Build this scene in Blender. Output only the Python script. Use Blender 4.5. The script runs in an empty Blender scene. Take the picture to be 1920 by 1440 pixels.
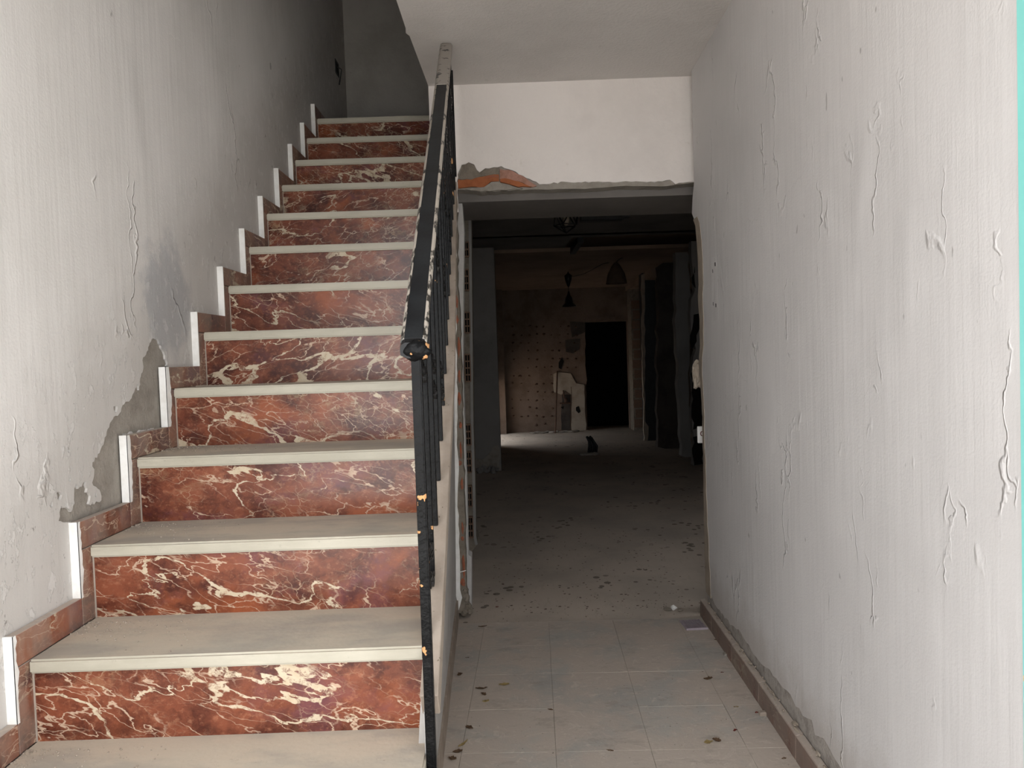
import bpy, bmesh, math, random
from mathutils import Vector, Matrix, noise
from mathutils.geometry import tessellate_polygon

C = bpy.context.scene.collection
# ------------------------------------------------------------------ camera
F = 1449.8117
CR = Vector((0.9994, -0.0066, -0.0335)); CD = Vector((-0.0337, -0.0368, -0.9988)); CF = Vector((0.0053, 0.9993, -0.0370))
CR.normalize(); CF.normalize(); CD = CF.cross(CR).normalized(); CR = CD.cross(CF).normalized()
cd = bpy.data.cameras.new('camera'); cam = bpy.data.objects.new('camera', cd); C.objects.link(cam)
cam.matrix_world = Matrix(((CR.x, -CD.x, -CF.x, 0), (CR.y, -CD.y, -CF.y, 0), (CR.z, -CD.z, -CF.z, 0), (0, 0, 0, 1)))
cd.sensor_width = 36; cd.lens = F / 1920 * 36; cd.clip_start = 0.02; cd.clip_end = 200
bpy.context.scene.camera = cam
# ------------------------------------------------------------------ world, daylight, exposure
vs = bpy.context.scene.view_settings
vs.view_transform = 'Standard'; vs.look = 'None'; vs.gamma = 1; vs.use_curve_mapping = False
vs.exposure = 1.0
w = bpy.data.worlds.new('overcast_sky'); bpy.context.scene.world = w; w.use_nodes = True
bg = w.node_tree.nodes['Background']; bg.inputs[0].default_value = (0.962, 0.982, 1.0, 1); bg.inputs[1].default_value = 2.1
sl_ = bpy.data.lights.new('sun', 'SUN'); sl_.energy = 14; sl_.angle = math.radians(1.5); sl_.color = (1, .985, .965)      # lights the street from over the house
so_ = bpy.data.objects.new('sun', sl_); C.objects.link(so_); so_.rotation_euler = (math.radians(-24), math.radians(8), 0)
def portal(name, loc, rot, sx, sy):
    l = bpy.data.lights.new(name, 'AREA'); l.shape = 'RECTANGLE'; l.size = sx; l.size_y = sy
    l.cycles.is_portal = True
    o = bpy.data.objects.new(name, l); C.objects.link(o); o.location = loc; o.rotation_euler = rot
ZF = -1.326; ZC = 1.345; YF = .78; YB = 3.87
portal('street_door_portal', (-0.05, YF - 0.24, -0.12), (math.radians(90), 0, 0), 2.0, 2.45)
portal('side_window_portal', (-0.47, 12.2, -0.94), (0, math.radians(-90), 0), .78, 1.5)

# ------------------------------------------------------------------ helpers
def ray(u, v): return CR * ((u - 960) / F) + CD * ((v - 720) / F) + CF
def PX(u, v, y): d = ray(u, v); return d * (y / d.y)        # pixel to a point at depth y (metres into the building)
def PXx(u, v, x): d = ray(u, v); return d * (x / d.x)
def PXz(u, v, z): d = ray(u, v); return d * (z / d.z)

def props(o, label=None, cat=None, group=None, kind=None):
    if label: o['label'] = label
    if cat: o['category'] = cat
    if group: o['group'] = group
    if kind: o['kind'] = kind
    return o
def empty(name, loc, label=None, cat=None, group=None, kind=None):
    o = bpy.data.objects.new(name, None); C.objects.link(o); o.location = loc; o.empty_display_size = .05
    return props(o, label, cat, group, kind)
def mesh_obj(name, verts, faces, mat, parent=None, smooth=False, center=True, **kw):
    verts = [Vector(v) for v in verts]
    c = Vector((0, 0, 0))
    if center:
        lo = Vector([min(v[i] for v in verts) for i in range(3)]); hi = Vector([max(v[i] for v in verts) for i in range(3)])
        c = (lo + hi) / 2
    me = bpy.data.meshes.new(name); me.from_pydata([v - c for v in verts], [], faces)
    bm = bmesh.new(); bm.from_mesh(me); bmesh.ops.recalc_face_normals(bm, faces=bm.faces); bm.to_mesh(me); bm.free()
    me.materials.append(mat)
    if smooth:
        for p in me.polygons: p.use_smooth = True
    o = bpy.data.objects.new(name, me); C.objects.link(o)
    put(o, c, parent)
    return props(o, **kw)
def put(o, world_loc, parent):
    if parent is not None:
        o.parent = parent
        base = Vector((0, 0, 0)); q = parent
        while q is not None: base += q.location; q = q.parent
        o.location = Vector(world_loc) - base
    else: o.location = world_loc
def bevel_mesh(me, wd, seg=1):
    bm = bmesh.new(); bm.from_mesh(me)
    bmesh.ops.bevel(bm, geom=[e for e in bm.edges if len(e.link_faces) == 2 and e.calc_face_angle(0) > .5], offset=wd, segments=seg, affect='EDGES')
    bm.to_mesh(me); bm.free()
BF = [(0, 1, 3, 2), (4, 6, 7, 5), (0, 4, 5, 1), (2, 3, 7, 6), (0, 2, 6, 4), (1, 5, 7, 3)]
def boxv(x0, x1, y0, y1, z0, z1): return [(x, y, z) for x in (x0, x1) for y in (y0, y1) for z in (z0, z1)]
def box(name, x0, x1, y0, y1, z0, z1, mat, parent=None, bev=0, **kw):
    o = mesh_obj(name, boxv(x0, x1, y0, y1, z0, z1), BF, mat, parent, **kw)
    if bev: bevel_mesh(o.data, bev)
    return o
def merged(parts):                       # [(verts, faces)] -> one
    V, Fc = [], []
    for v, f in parts:
        n = len(V); V += list(v); Fc += [tuple(i + n for i in q) for q in f]
    return V, Fc
def tube(pts, r, sides=8, closed=False, flat=None):
    pts = [Vector(p) for p in pts]; V = []; Fc = []; n = len(pts)
    up = None
    for i, p in enumerate(pts):
        a = pts[(i - 1) % n] if (closed or i) else p; b = pts[(i + 1) % n] if (closed or i < n - 1) else p
        t = (b - a).normalized()
        if up is None: up = t.orthogonal().normalized()
        up = (up - t * up.dot(t)).normalized(); s = t.cross(up)
        rr = r[i] if isinstance(r, (list, tuple)) else r
        for k in range(sides):
            an = 2 * math.pi * k / sides
            V.append(p + (up * math.cos(an) + s * math.sin(an)) * rr)
    m = n if closed else n - 1
    for i in range(m):
        for k in range(sides):
            k2 = (k + 1) % sides; j = (i + 1) % n
            Fc.append((i * sides + k, i * sides + k2, j * sides + k2, j * sides + k))
    if not closed:
        Fc.append(tuple(range(sides))[::-1]); Fc.append(tuple((n - 1) * sides + k for k in range(sides)))
    return V, Fc
def prism(rings, to3, d0, d1):
    """polygon with holes (rings of 2-D points) pushed from depth d0 to d1; to3(a, b, d) -> xyz"""
    tri = tessellate_polygon([[Vector((a, b, 0)) for a, b in r] for r in rings])
    flat = [q for r in rings for q in r]; n = len(flat)
    V = [to3(a, b, d0) for a, b in flat] + [to3(a, b, d1) for a, b in flat]
    Fc = [tuple(t) for t in tri] + [tuple(i + n for i in reversed(t)) for t in tri]
    k = 0
    for r in rings:
        m = len(r)
        for i in range(m):
            a, b = k + i, k + (i + 1) % m; Fc.append((a, b, b + n, a + n))
        k += m
    return V, Fc
def ragged(pts, step, amp, seed, closed=True):
    rnd = random.Random(seed); out = []; n = len(pts)
    for i in range(n if closed else n - 1):
        a = Vector(pts[i]); b = Vector(pts[(i + 1) % n]); L = (b - a).length; m = max(1, int(L / step))
        nrm = Vector((-(b - a).y, (b - a).x)).normalized() if L > 1e-6 else Vector((0, 0))
        for k in range(m):
            q = a + (b - a) * (k / m) + nrm * (rnd.uniform(-amp, amp) if k else 0); out.append((q.x, q.y))
    if not closed: out.append(tuple(pts[-1]))
    return out
def rock(center, size, seed, sub=2, rough=.35):
    bm = bmesh.new(); bmesh.ops.create_icosphere(bm, subdivisions=sub, radius=1)
    V = []
    for v in bm.verts:
        k = 1 + rough * noise.noise(v.co * 1.7 + Vector((seed * 3.1, seed, 0))) + rough * .5 * noise.noise(v.co * 4 + Vector((seed, 0, 7)))
        V.append((center[0] + v.co.x * k * size[0], center[1] + v.co.y * k * size[1], center[2] + v.co.z * k * size[2]))
    Fc = [tuple(q.index for q in f.verts) for f in bm.faces]; bm.free()
    return V, Fc

# ------------------------------------------------------------------ materials
def S(h):
    h = h.lstrip('#'); r = [int(h[i:i + 2], 16) / 255 for i in (0, 2, 4)]
    return tuple([(c / 12.92 if c <= .04045 else ((c + .055) / 1.055) ** 2.4) for c in r] + [1])
class NT:
    def __init__(s, name, rough=.8, spec=.3):
        s.m = bpy.data.materials.new(name); s.m.use_nodes = True; s.t = s.m.node_tree
        s.b = s.t.nodes['Principled BSDF']; s.b.inputs['Roughness'].default_value = rough
        s.b.inputs['Specular IOR Level'].default_value = spec
        s.tc = s.n('ShaderNodeTexCoord'); s.co = s.tc.outputs['Object']
    def n(s, t, **kw):
        q = s.t.nodes.new(t)
        for k, v in kw.items(): setattr(q, k, v)
        return q
    def l(s, a, b): s.t.links.new(a, b)
    def inp(s, nd, i, v):
        if isinstance(v, (int, float)) or isinstance(v, tuple): nd.inputs[i].default_value = v
        elif v is not None: s.l(v, nd.inputs[i])
    def map(s, co, sc=(1, 1, 1), loc=(0, 0, 0), rot=(0, 0, 0)):
        q = s.n('ShaderNodeMapping'); s.l(co, q.inputs[0]); q.inputs['Scale'].default_value = sc; q.inputs['Location'].default_value = loc; q.inputs['Rotation'].default_value = rot
        return q.outputs[0]
    def noise(s, co, scale, det=4, rough=.5, dist=0, col=False):
        q = s.n('ShaderNodeTexNoise'); s.l(co, q.inputs['Vector']); q.inputs['Scale'].default_value = scale
        q.inputs['Detail'].default_value = det; q.inputs['Roughness'].default_value = rough; q.inputs['Distortion'].default_value = dist
        return q.outputs['Color'] if col else q.outputs['Fac']
    def voro(s, co, scale, feat='F1', out='Distance', rnd=1):
        q = s.n('ShaderNodeTexVoronoi', feature=feat); s.l(co, q.inputs['Vector']); q.inputs['Scale'].default_value = scale; q.inputs['Randomness'].default_value = rnd
        return q.outputs[out]
    def ramp(s, v, a, b, lo=0., hi=1., smooth=True):
        q = s.n('ShaderNodeMapRange', interpolation_type='SMOOTHSTEP' if smooth else 'LINEAR'); s.inp(q, 0, v)
        q.inputs[1].default_value = a; q.inputs[2].default_value = b; q.inputs[3].default_value = lo; q.inputs[4].default_value = hi
        return q.outputs[0]
    def math(s, op, a, b=0.): q = s.n('ShaderNodeMath', operation=op); s.inp(q, 0, a); s.inp(q, 1, b); return q.outputs[0]
    def vadd(s, a, b, op='ADD'):
        q = s.n('ShaderNodeVectorMath', operation=op); s.inp(q, 0, a); s.inp(q, 1, b); return q.outputs[0]
    def mix(s, f, a, b, blend='MIX'):
        q = s.n('ShaderNodeMix', data_type='RGBA', blend_type=blend); s.inp(q, 0, f); s.inp(q, 6, a); s.inp(q, 7, b); return q.outputs[2]
    def bump(s, h, dist, strength=1., prev=None):
        q = s.n('ShaderNodeBump'); s.inp(q, 'Height', h); q.inputs['Distance'].default_value = dist; q.inputs['Strength'].default_value = strength
        if prev is not None: s.l(prev, q.inputs['Normal'])
        return q.outputs[0]
    def fin(s, col, nrm=None, rough=None):
        s.inp(s.b, 'Base Color', col)
        if nrm is not None: s.l(nrm, s.b.inputs['Normal'])
        if rough is not None: s.inp(s.b, 'Roughness', rough)
        return s.m
    def rndco(s, k=20.):
        oi = s.n('ShaderNodeObjectInfo'); r = s.math('MULTIPLY', oi.outputs['Random'], k)
        c = s.n('ShaderNodeCombineXYZ'); s.l(r, c.inputs[0]); s.l(r, c.inputs[1]); s.inp(c, 2, s.math('MULTIPLY', r, 1.7))
        s.rnd = oi.outputs['Random']
        return s.vadd(s.co, c.outputs[0])
    def up(s, a=.3, b=.95):
        g = s.n('ShaderNodeNewGeometry'); x = s.n('ShaderNodeSeparateXYZ'); s.l(g.outputs['True Normal'], x.inputs[0]); return s.ramp(x.outputs[2], a, b)

def painted_wall(name, base, dirty, relief=1., streak=(38, 38, 1.6), stain=None):
    t = NT(name, .72, .25); co = t.co
    warp = t.vadd(co, t.vadd(t.noise(co, 2.2, 4, .6, col=True), (.30, .30, .30), 'MULTIPLY'))
    warp = t.vadd(warp, t.vadd(t.noise(co, 14, 3, .6, col=True), (.05, .05, .05), 'MULTIPLY'))
    fine = t.noise(t.map(co, streak), 1, 3, .6)
    med = t.noise(t.map(co, (9, 9, 1.1)), 1, 3, .55)
    cell = t.voro(t.map(warp, (3.4, 3.4, 1.5)), 1, 'F1', 'Color')
    sx = t.n('ShaderNodeSeparateColor'); t.l(cell, sx.inputs[0])
    mask = t.ramp(t.noise(t.map(co, (1.6, 1.6, .9), (3, 1, 2)), 1, 3), .47, .62)
    flakes = t.math('MULTIPLY', sx.outputs[0], mask)
    edge = t.voro(t.map(warp, (8, 8, 1.7), (4, 2, 7)), 1, 'DISTANCE_TO_EDGE')
    ridge = t.math('MULTIPLY', t.ramp(edge, .0, .035, 1, 0), t.ramp(t.noise(t.map(co, (6, 6, 3.2), (9, 4, 1)), 1, 3), .59, .68))
    n = t.bump(fine, .0028 * relief, .5)
    n = t.bump(med, .006 * relief, .45, n)
    n = t.bump(flakes, .006 * relief, .8, n)
    n = t.bump(ridge, .0048 * relief, .85, n)
    n = t.bump(t.noise(co, 160, 2), .0012, .5, n)
    col = t.mix(t.ramp(t.noise(co, 1.4, 5, .6), .35, .75), base, dirty)
    col = t.mix(t.math('MULTIPLY', t.ramp(t.noise(t.map(co, (5, 5, 2)), 1, 5, .65), .62, .75), .35), col, stain or dirty)
    spots = t.math('MULTIPLY', t.ramp(t.noise(t.map(co, (26, 26, 12)), 1, 2), .74, .78), .5)
    col = t.mix(spots, col, S('#6f6a66'))
    return t, col, n

t, col, n = painted_wall('left_wall_paint', S('#dcd8d5'), S('#cfcbc7'), 1.0)
xyz = t.n('ShaderNodeSeparateXYZ'); t.l(t.co, xyz.inputs[0])
# damp, rubbed grey undercoat above the fallen plaster
dx = t.math('MULTIPLY', t.math('SUBTRACT', xyz.outputs[1], 2.42), 2.6); dz = t.math('MULTIPLY', t.math('SUBTRACT', xyz.outputs[2], .22), 2.6)
dd = t.math('SQRT', t.math('ADD', t.math('MULTIPLY', dx, dx), t.math('MULTIPLY', dz, dz)))
dd = t.math('ADD', dd, t.math('MULTIPLY', t.math('SUBTRACT', t.noise(t.co, 9, 5, .7), .5), .9))
col = t.mix(t.ramp(dd, .25, .55, .75, 0), col, S('#a9abb0'))
# grime rubbed on along the stair line
sl = t.math('SUBTRACT', xyz.outputs[2], t.math('ADD', t.math('MULTIPLY', xyz.outputs[1], .703), -1.74))
sl = t.math('ADD', sl, t.math('MULTIPLY', t.noise(t.co, 6, 5, .7), .35))
col = t.mix(t.ramp(sl, .35, .8, .38, 0), col, S('#8f8880'))
fl = t.math('MULTIPLY', t.ramp(sl, .40, .85, 1, 0), t.ramp(t.noise(t.map(t.co, (22, 22, 13)), 1, 6, .75), .56, .59))
n = t.bump(fl, .002, .7, n)
col = t.mix(t.math('MULTIPLY', fl, .22), col, S('#ebe8e5'))
chips = t.math('MULTIPLY', t.ramp(sl, .40, .75, 1, 0), t.ramp(t.noise(t.map(t.co, (30, 30, 18), (2, 2, 2)), 1, 4, .7), .67, .69))
col = t.mix(t.math('MULTIPLY', chips, .8), col, S('#8b8680'))
M_LEFT = t.fin(col, n)
t, col, n = painted_wall('right_wall_paint', S('#d6d3d2'), S('#ccc9c8'), .9)
xyz = t.n('ShaderNodeSeparateXYZ'); t.l(t.co, xyz.inputs[0])
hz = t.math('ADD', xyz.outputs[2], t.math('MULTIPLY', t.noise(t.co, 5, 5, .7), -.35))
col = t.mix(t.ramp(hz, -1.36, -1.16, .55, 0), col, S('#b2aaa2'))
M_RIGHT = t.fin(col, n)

def plain(name, base, second, sc=8, rough=.85, bs=60, bd=.002, spec=.2, lo=.4, hi=.7):
    t = NT(name, rough, spec); co = t.rndco(7)
    col = t.mix(t.ramp(t.noise(co, sc, 5, .65), lo, hi), S(base), S(second))
    sp = t.math('MULTIPLY', t.ramp(t.noise(co, bs * 2.2, 2, .6), .6, .7), .25)
    col = t.mix(sp, col, S(second))
    n = t.bump(t.noise(co, bs, 4, .6), bd, .8)
    return t.fin(col, n)
def world_plain(name, base, second, sc=2, bs=60, bd=.002, rough=.85, marks=None):
    t = NT(name, rough, .2); co = t.co
    col = t.mix(t.ramp(t.noise(co, sc, 6, .65), .4, .68), S(base), S(second))
    if marks: col = t.mix(t.math('MULTIPLY', t.ramp(t.noise(co, 14, 5, .7), .66, .74), .5), col, S(marks))
    n = t.bump(t.noise(co, bs, 4, .6), bd, .8)
    return t.fin(col, n)
M_CEIL = world_plain('ceiling_paint', '#d4cfcb', '#cbc6c2', 1.5, 70, .0035, marks='#b9b3ad')
M_BACK = world_plain('back_wall_paint', '#e6dfda', '#ddd6d1', 1.7, 45, .004, marks='#cfc6bd')
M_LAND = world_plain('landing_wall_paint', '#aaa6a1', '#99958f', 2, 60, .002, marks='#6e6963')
M_INNER = world_plain('stair_side_wall_paint', '#bdbab7', '#aeaaa6', 5, 60, .002)
M_WHITE = plain('fresh_white_plaster', '#e9e7e4', '#dcd9d4', 20)
M_MORTAR = plain('bare_grey_mortar', '#9a938a', '#888179', 14, .95, 120, .004)
M_MORTARL = plain('crumbling_pale_mortar', '#b0a9a2', '#938c85', 22, .95, 90, .006)
M_MORTARD = plain('brown_grey_mortar', '#837a6f', '#6c6459', 18, .95, 90, .005)
M_BEIGE = plain('bare_beige_plaster', '#a89c8e', '#988b7d', 9, .9, 80, .003)
M_BRICK = plain('orange_brick_clay', '#a0613f', '#8f5436', 30, .85, 120, .002)
M_BRICKD = plain('dusty_brick_clay', '#9c5d45', '#8a6453', 40, .9, 120, .003)
M_BRICKP = plain('pale_brick_face', '#ad8374', '#96705f', 30, .9, 120, .003)
M_BRICKH = plain('dirty_hollow_brick', '#7a6252', '#6a5a4e', 40)
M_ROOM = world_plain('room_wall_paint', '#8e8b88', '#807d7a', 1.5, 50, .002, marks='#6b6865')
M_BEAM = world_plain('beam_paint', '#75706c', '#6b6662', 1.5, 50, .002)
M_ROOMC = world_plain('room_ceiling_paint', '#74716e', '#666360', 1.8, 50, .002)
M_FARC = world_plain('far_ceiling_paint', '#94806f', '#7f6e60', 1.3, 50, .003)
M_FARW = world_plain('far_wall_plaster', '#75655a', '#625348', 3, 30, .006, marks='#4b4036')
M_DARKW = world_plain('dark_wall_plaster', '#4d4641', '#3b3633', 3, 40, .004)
M_PIPE = plain('rusty_steel', '#4a3a32', '#5e4638', 30, .7)
M_VOID = plain('unlit_void_black', '#161514', '#1d1b1a', 10, .9)  # near-black colour standing in for the shade inside holes and the doorway
M_BLK = plain('black_metal', '#0e0e10', '#161618', 20, .4, 60, .0008, .3)
M_BLKF = plain('black_plastic', '#1b1c1e', '#26272a', 20, .5, 60, .0008, .4)
M_CONC = world_plain('street_paving', '#bab6b0', '#aca8a2', 3, 60, .003)

# painted iron rail: glossy black enamel over orange primer, chipped
def enamel(name, chip=.705, base=('#0c0c0d', '#131314')):
    t = NT(name, .34, .12); co = t.rndco(5)
    lump = t.noise(co, 55, 3, .6)
    c = t.mix(t.ramp(t.noise(co, 22, 4), .4, .7), S(base[0]), S(base[1]))
    chipm = t.ramp(t.noise(co, 24, 3, .5), chip, chip + .012)
    c = t.mix(chipm, c, S('#b98b60'))
    n = t.bump(lump, .004, .7); n = t.bump(chipm, .001, -1. if False else .6, n)
    return t.fin(c, n, t.mix(chipm, (.3, .3, .3, 1), (.8, .8, .8, 1)))
M_RAIL = enamel('chipped_black_enamel', .635)
M_BAR = enamel('black_enamel_bar', .70)
M_SCROLL = enamel('worn_enamel_scroll', .8, ('#1e1d1d', '#2b2a29'))
t = NT('handrail_top_plastic', .45, .2); co = t.co
M_HANDTOP = t.fin(t.mix(t.ramp(t.noise(co, 12, 5), .4, .7), S('#17181a'), S('#212325')), t.bump(t.noise(co, 80, 3), .001, .5))
t = NT('worn_handrail_edge', .4, .5); co = t.co
wear = t.ramp(t.noise(t.map(co, (60, 14, 14)), 1, 4, .7), .45, .52)
M_EDGE = t.fin(t.mix(wear, S('#26231f'), S('#aaa196')), t.bump(t.noise(co, 60, 3), .001, .6))
t = NT('worn_handrail_end', .5, .4); co = t.co
wear = t.ramp(t.noise(t.map(co, (30, 30, 40), (2, 1, 0)), 1, 3, .6), .55, .6)
M_WORN = t.fin(t.mix(wear, S('#9c958d'), S('#3a3836')), t.bump(t.noise(co, 60, 3), .001, .6))

# red marble with cream veins
def marble(name, dusty=0., dc='#aca294', d0=.35, d1=.65):
    t = NT(name, .30, .45); co = t.rndco(23)
    mv = t.n('ShaderNodeMix', data_type='VECTOR'); t.l(t.math('GREATER_THAN', t.rnd, .4), mv.inputs[0])
    t.l(t.map(co, (1, 1, 1.25), rot=(0, .42, 0)), mv.inputs[4]); t.l(t.map(co, (1, 1, 1.25), rot=(0, -.45, 0)), mv.inputs[5]); co = mv.outputs[1]
    w1 = t.vadd(co, t.vadd(t.vadd(t.noise(co, 5.5, 6, .66, col=True), (.5, .5, .5), 'SUBTRACT'), (.20, .20, .20), 'MULTIPLY'))
    w2 = t.vadd(co, t.vadd(t.vadd(t.noise(co, 13, 4, .6, col=True), (.5, .5, .5), 'SUBTRACT'), (.06, .06, .06), 'MULTIPLY'))
    clus = t.ramp(t.noise(co, 3.6, 4, .6), .46, .64)
    base = t.mix(t.ramp(t.noise(w1, 9, 6, .65), .34, .66), S('#451f17'), S('#7f4732'))
    base = t.mix(t.math('MULTIPLY', t.ramp(t.noise(t.map(w1, (1, 1, 1), (5, 1, 8)), 3.4, 3, .6), .52, .68), .7), base, S('#96502f'))
    base = t.mix(t.math('MULTIPLY', t.ramp(t.noise(w1, 4.2, 4, .6), .52, .7), .65), base, S('#6b4148'))
    base = t.mix(t.math('MULTIPLY', t.ramp(t.noise(co, 60, 3, .7), .52, .72), .4), base, S('#a77358'))
    sl = t.map(co, (1.0, 1.0, 2.1))
    w3 = t.vadd(sl, t.vadd(t.vadd(t.noise(sl, 4.0, 5, .56, col=True), (.5, .5, .5), 'SUBTRACT'), (.30, .30, .30), 'MULTIPLY'))
    iso = t.math('ABSOLUTE', t.math('SUBTRACT', t.noise(t.map(w3, (1, 1, 1), (7, 7, 7)), 2.6, 2, .4), .5))
    iso2 = t.math('ABSOLUTE', t.math('SUBTRACT', t.noise(t.map(w3, (1, 1, 1), (2, 9, 4)), 4.4, 2, .5), .5))
    wid = t.ramp(t.noise(co, 6, 4, .6, 0), .38, .70, .0015, .021)
    eB = t.voro(t.map(w3, (7, 7, 9), (3, 5, 1)), 1, 'DISTANCE_TO_EDGE')
    eC = t.voro(t.map(w2, (19, 19, 34), (1, 2, 9)), 1, 'DISTANCE_TO_EDGE')
    brk = t.ramp(t.noise(w1, 34, 4, .7), .36, .50, .1, 1)
    vA = t.math('MULTIPLY', t.ramp(t.math('SUBTRACT', iso, wid), -.001, .002, 1, 0), brk)
    vA = t.math('MULTIPLY', vA, t.ramp(t.noise(co, 3.1, 3), .40, .50))
    vD = t.math('MULTIPLY', t.ramp(iso2, .002, .008, 1, 0), t.ramp(t.noise(co, 5, 3), .42, .55))
    vB = t.math('MULTIPLY', t.ramp(eB, .004, .026, 1, 0), t.ramp(t.noise(co, 6, 3), .42, .6))
    vB = t.math('MAXIMUM', vB, vD)
    vC = t.math('MULTIPLY', t.ramp(eC, .004, .03, 1, 0), t.math('MULTIPLY', clus, .7))
    cloud = t.math('MULTIPLY', t.math('MULTIPLY', clus, t.ramp(t.noise(w1, 17, 6, .75), .5, .7)), .6)
    col = t.mix(cloud, base, S('#a58a6b'))
    col = t.mix(vC, col, S('#b49a80'))
    col = t.mix(t.math('MULTIPLY', vB, .9), col, S('#bda38c'))
    col = t.mix(vA, col, t.mix(t.noise(w1, 30, 4), S('#d2c5b0'), S('#ab9678')))
    dust = t.math('MULTIPLY', t.up(), .85)
    if dusty: 
        d2 = t.math('MULTIPLY', t.ramp(t.noise(t.map(t.co, (9, 9, 3)), 1, 6, .7), d0, d1), dusty); dust = t.math('MAXIMUM', dust, d2)
    col = t.mix(dust, col, t.mix(t.up(), S(dc), S('#b5aa9f')))
    n = t.bump(t.noise(co, 30, 4), .0006, .5)
    return t.fin(col, n, t.ramp(dust, 0, .5, .27, .85))
M_MARB = marble('red_marble'); M_MARBD = marble('dusty_red_marble', .35); M_MARBF = marble('very_dusty_red_marble', .88, '#85766c', .2, .5)
# pale stone treads, dusty on top
t = NT('cream_tread_stone', .5, .35); co = t.rndco(9)
c = t.mix(t.ramp(t.noise(t.map(co, (2, 4, 8)), 1, 6, .65), .35, .7), S('#bab4a5'), S('#a59f90'))
c = t.mix(t.math('MULTIPLY', t.ramp(t.noise(co, 45, 4, .7), .62, .74), .5), c, S('#8f897c'))
dn = t.noise(t.map(co, (3, 8, 4)), 1, 6, .65)
dust = t.math('MULTIPLY', t.up(), t.ramp(dn, .3, .62, .65, 1))
topc = t.mix(t.ramp(t.noise(t.map(co, (4, 9, 4), (3, 3, 3)), 1, 5, .6), .4, .65), S('#b8aa99'), S('#a0978c'))
topc = t.mix(t.math('MULTIPLY', t.ramp(t.noise(co, 110, 3, .8), .66, .72), .5), topc, S('#6d6459'))
c = t.mix(dust, c, topc)
M_TREAD = t.fin(c, t.bump(t.noise(co, 90, 4), .0010, .7), t.ramp(dust, 0, 1, .42, .9))
t = NT('beige_coping_stone', .8, .2); co = t.co
c = t.mix(t.ramp(t.noise(co, 10, 5, .6), .35, .7), S('#a3968a'), S('#93867a'))
c = t.mix(t.ramp(t.noise(co, 90, 2), .70, .74), c, S('#6f6557'))
M_COPE = t.fin(c, t.bump(t.noise(co, 70, 4), .0015, .7))
# dusty floor tiles
t = NT('dusty_floor_tile', .8, .25); co = t.rndco(11); wc = t.co
g = t.n('ShaderNodeNewGeometry'); pos = g.outputs['Position']
c = t.mix(t.rnd, S('#a5a19b'), S('#aeaaa3'))
du = t.ramp(t.noise(pos, 2.3, 6, .68), .36, .56)
c = t.mix(t.math('MULTIPLY', du, .9), c, S('#b9aca0'))
fib = t.ramp(t.noise(t.map(t.vadd(pos, t.vadd(t.noise(pos, 5, 3, col=True), (.3, .3, .3), 'MULTIPLY')), (24, 60, 1)), 1, 5, .75), .54, .64)
c = t.mix(t.math('MULTIPLY', fib, .5), c, S('#cdc2b6'))
c = t.mix(t.math('MULTIPLY', t.ramp(t.noise(t.map(pos, (7, 16, 1), (3, 8, 0)), 1, 6, .75), .54, .66), .35), c, S('#8e857c'))
c = t.mix(t.math('MULTIPLY', t.ramp(t.noise(pos, 75, 3, .7), .66, .72), .45), c, S('#776a5c'))
c = t.mix(t.math('MULTIPLY', t.ramp(t.noise(t.map(pos, (1, 1, 1), (5, 5, 0)), 190, 2, .7), .72, .75), .8), c, S('#d9d3c8'))
M_FLOOR = t.fin(c, t.bump(t.noise(pos, 60, 5, .7), .002, .6))
t = NT('dusty_concrete_floor', .9, .15); co = t.co
c = t.mix(t.ramp(t.noise(co, 1.6, 6, .65), .38, .64), S('#b8ab9e'), S('#a99e93'))
c = t.mix(t.math('MULTIPLY', t.ramp(t.noise(t.map(co, (30, 6, 1)), 1, 4, .7), .56, .66), .25), c, S('#998d7d'))
xyz = t.n('ShaderNodeSeparateXYZ'); t.l(co, xyz.inputs[0])
spotm = t.math('MULTIPLY', t.math('LESS_THAN', t.voro(t.map(co, (16, 14, 1)), 1), t.ramp(t.noise(co, 6, 2), .45, .65, 0, .33)), t.ramp(t.noise(t.map(co, (1.2, 1.2, 1), (4, 0, 0)), 1, 2), .42, .55))
c = t.mix(t.math('MULTIPLY', spotm, .65), c, S('#453c34'))
M_SCREED = t.fin(c, t.bump(t.noise(co, 50, 5, .7), .003, .6))
M_GROUT = plain('floor_grout', '#a79c92', '#9c9187', 30)
M_LEAF = plain('dry_leaf', '#5f4a38', '#4a392c', 60, .8)
M_LEAFY = plain('dry_yellow_leaf', '#8f7d55', '#77653f', 60, .8)
M_REDL = plain('dark_red_leaf', '#5c2a24', '#6e3329', 60, .8)
M_MAUVE = plain('mauve_plastic', '#aa9ea5', '#988d94', 30, .7)
# turquoise door frame, peeling to wood
t = NT('peeling_turquoise_paint', .5, .35); co = t.co
xyz = t.n('ShaderNodeSeparateXYZ'); t.l(co, xyz.inputs[0])
pe = t.math('ADD', t.noise(t.map(co, (9, 9, 6)), 1, 4, .6), t.ramp(xyz.outputs[2], -.25, -.75, 0, .28))
pm = t.ramp(pe, .66, .675)
und = t.mix(t.ramp(t.noise(co, 14, 3), .5, .54), S('#d9b981'), S('#b98a5a'))
und = t.mix(t.ramp(pe, .86, .88), und, S('#45474c'))
c = t.mix(pm, t.mix(t.noise(co, 5, 4), S('#7fd0c9'), S('#93ddd6')), und)
M_TURQ = t.fin(c, t.bump(pm, -.0015, .8))

# ------------------------------------------------------------------ structure
def wx(a, b, x): return (x, a, b)
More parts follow.
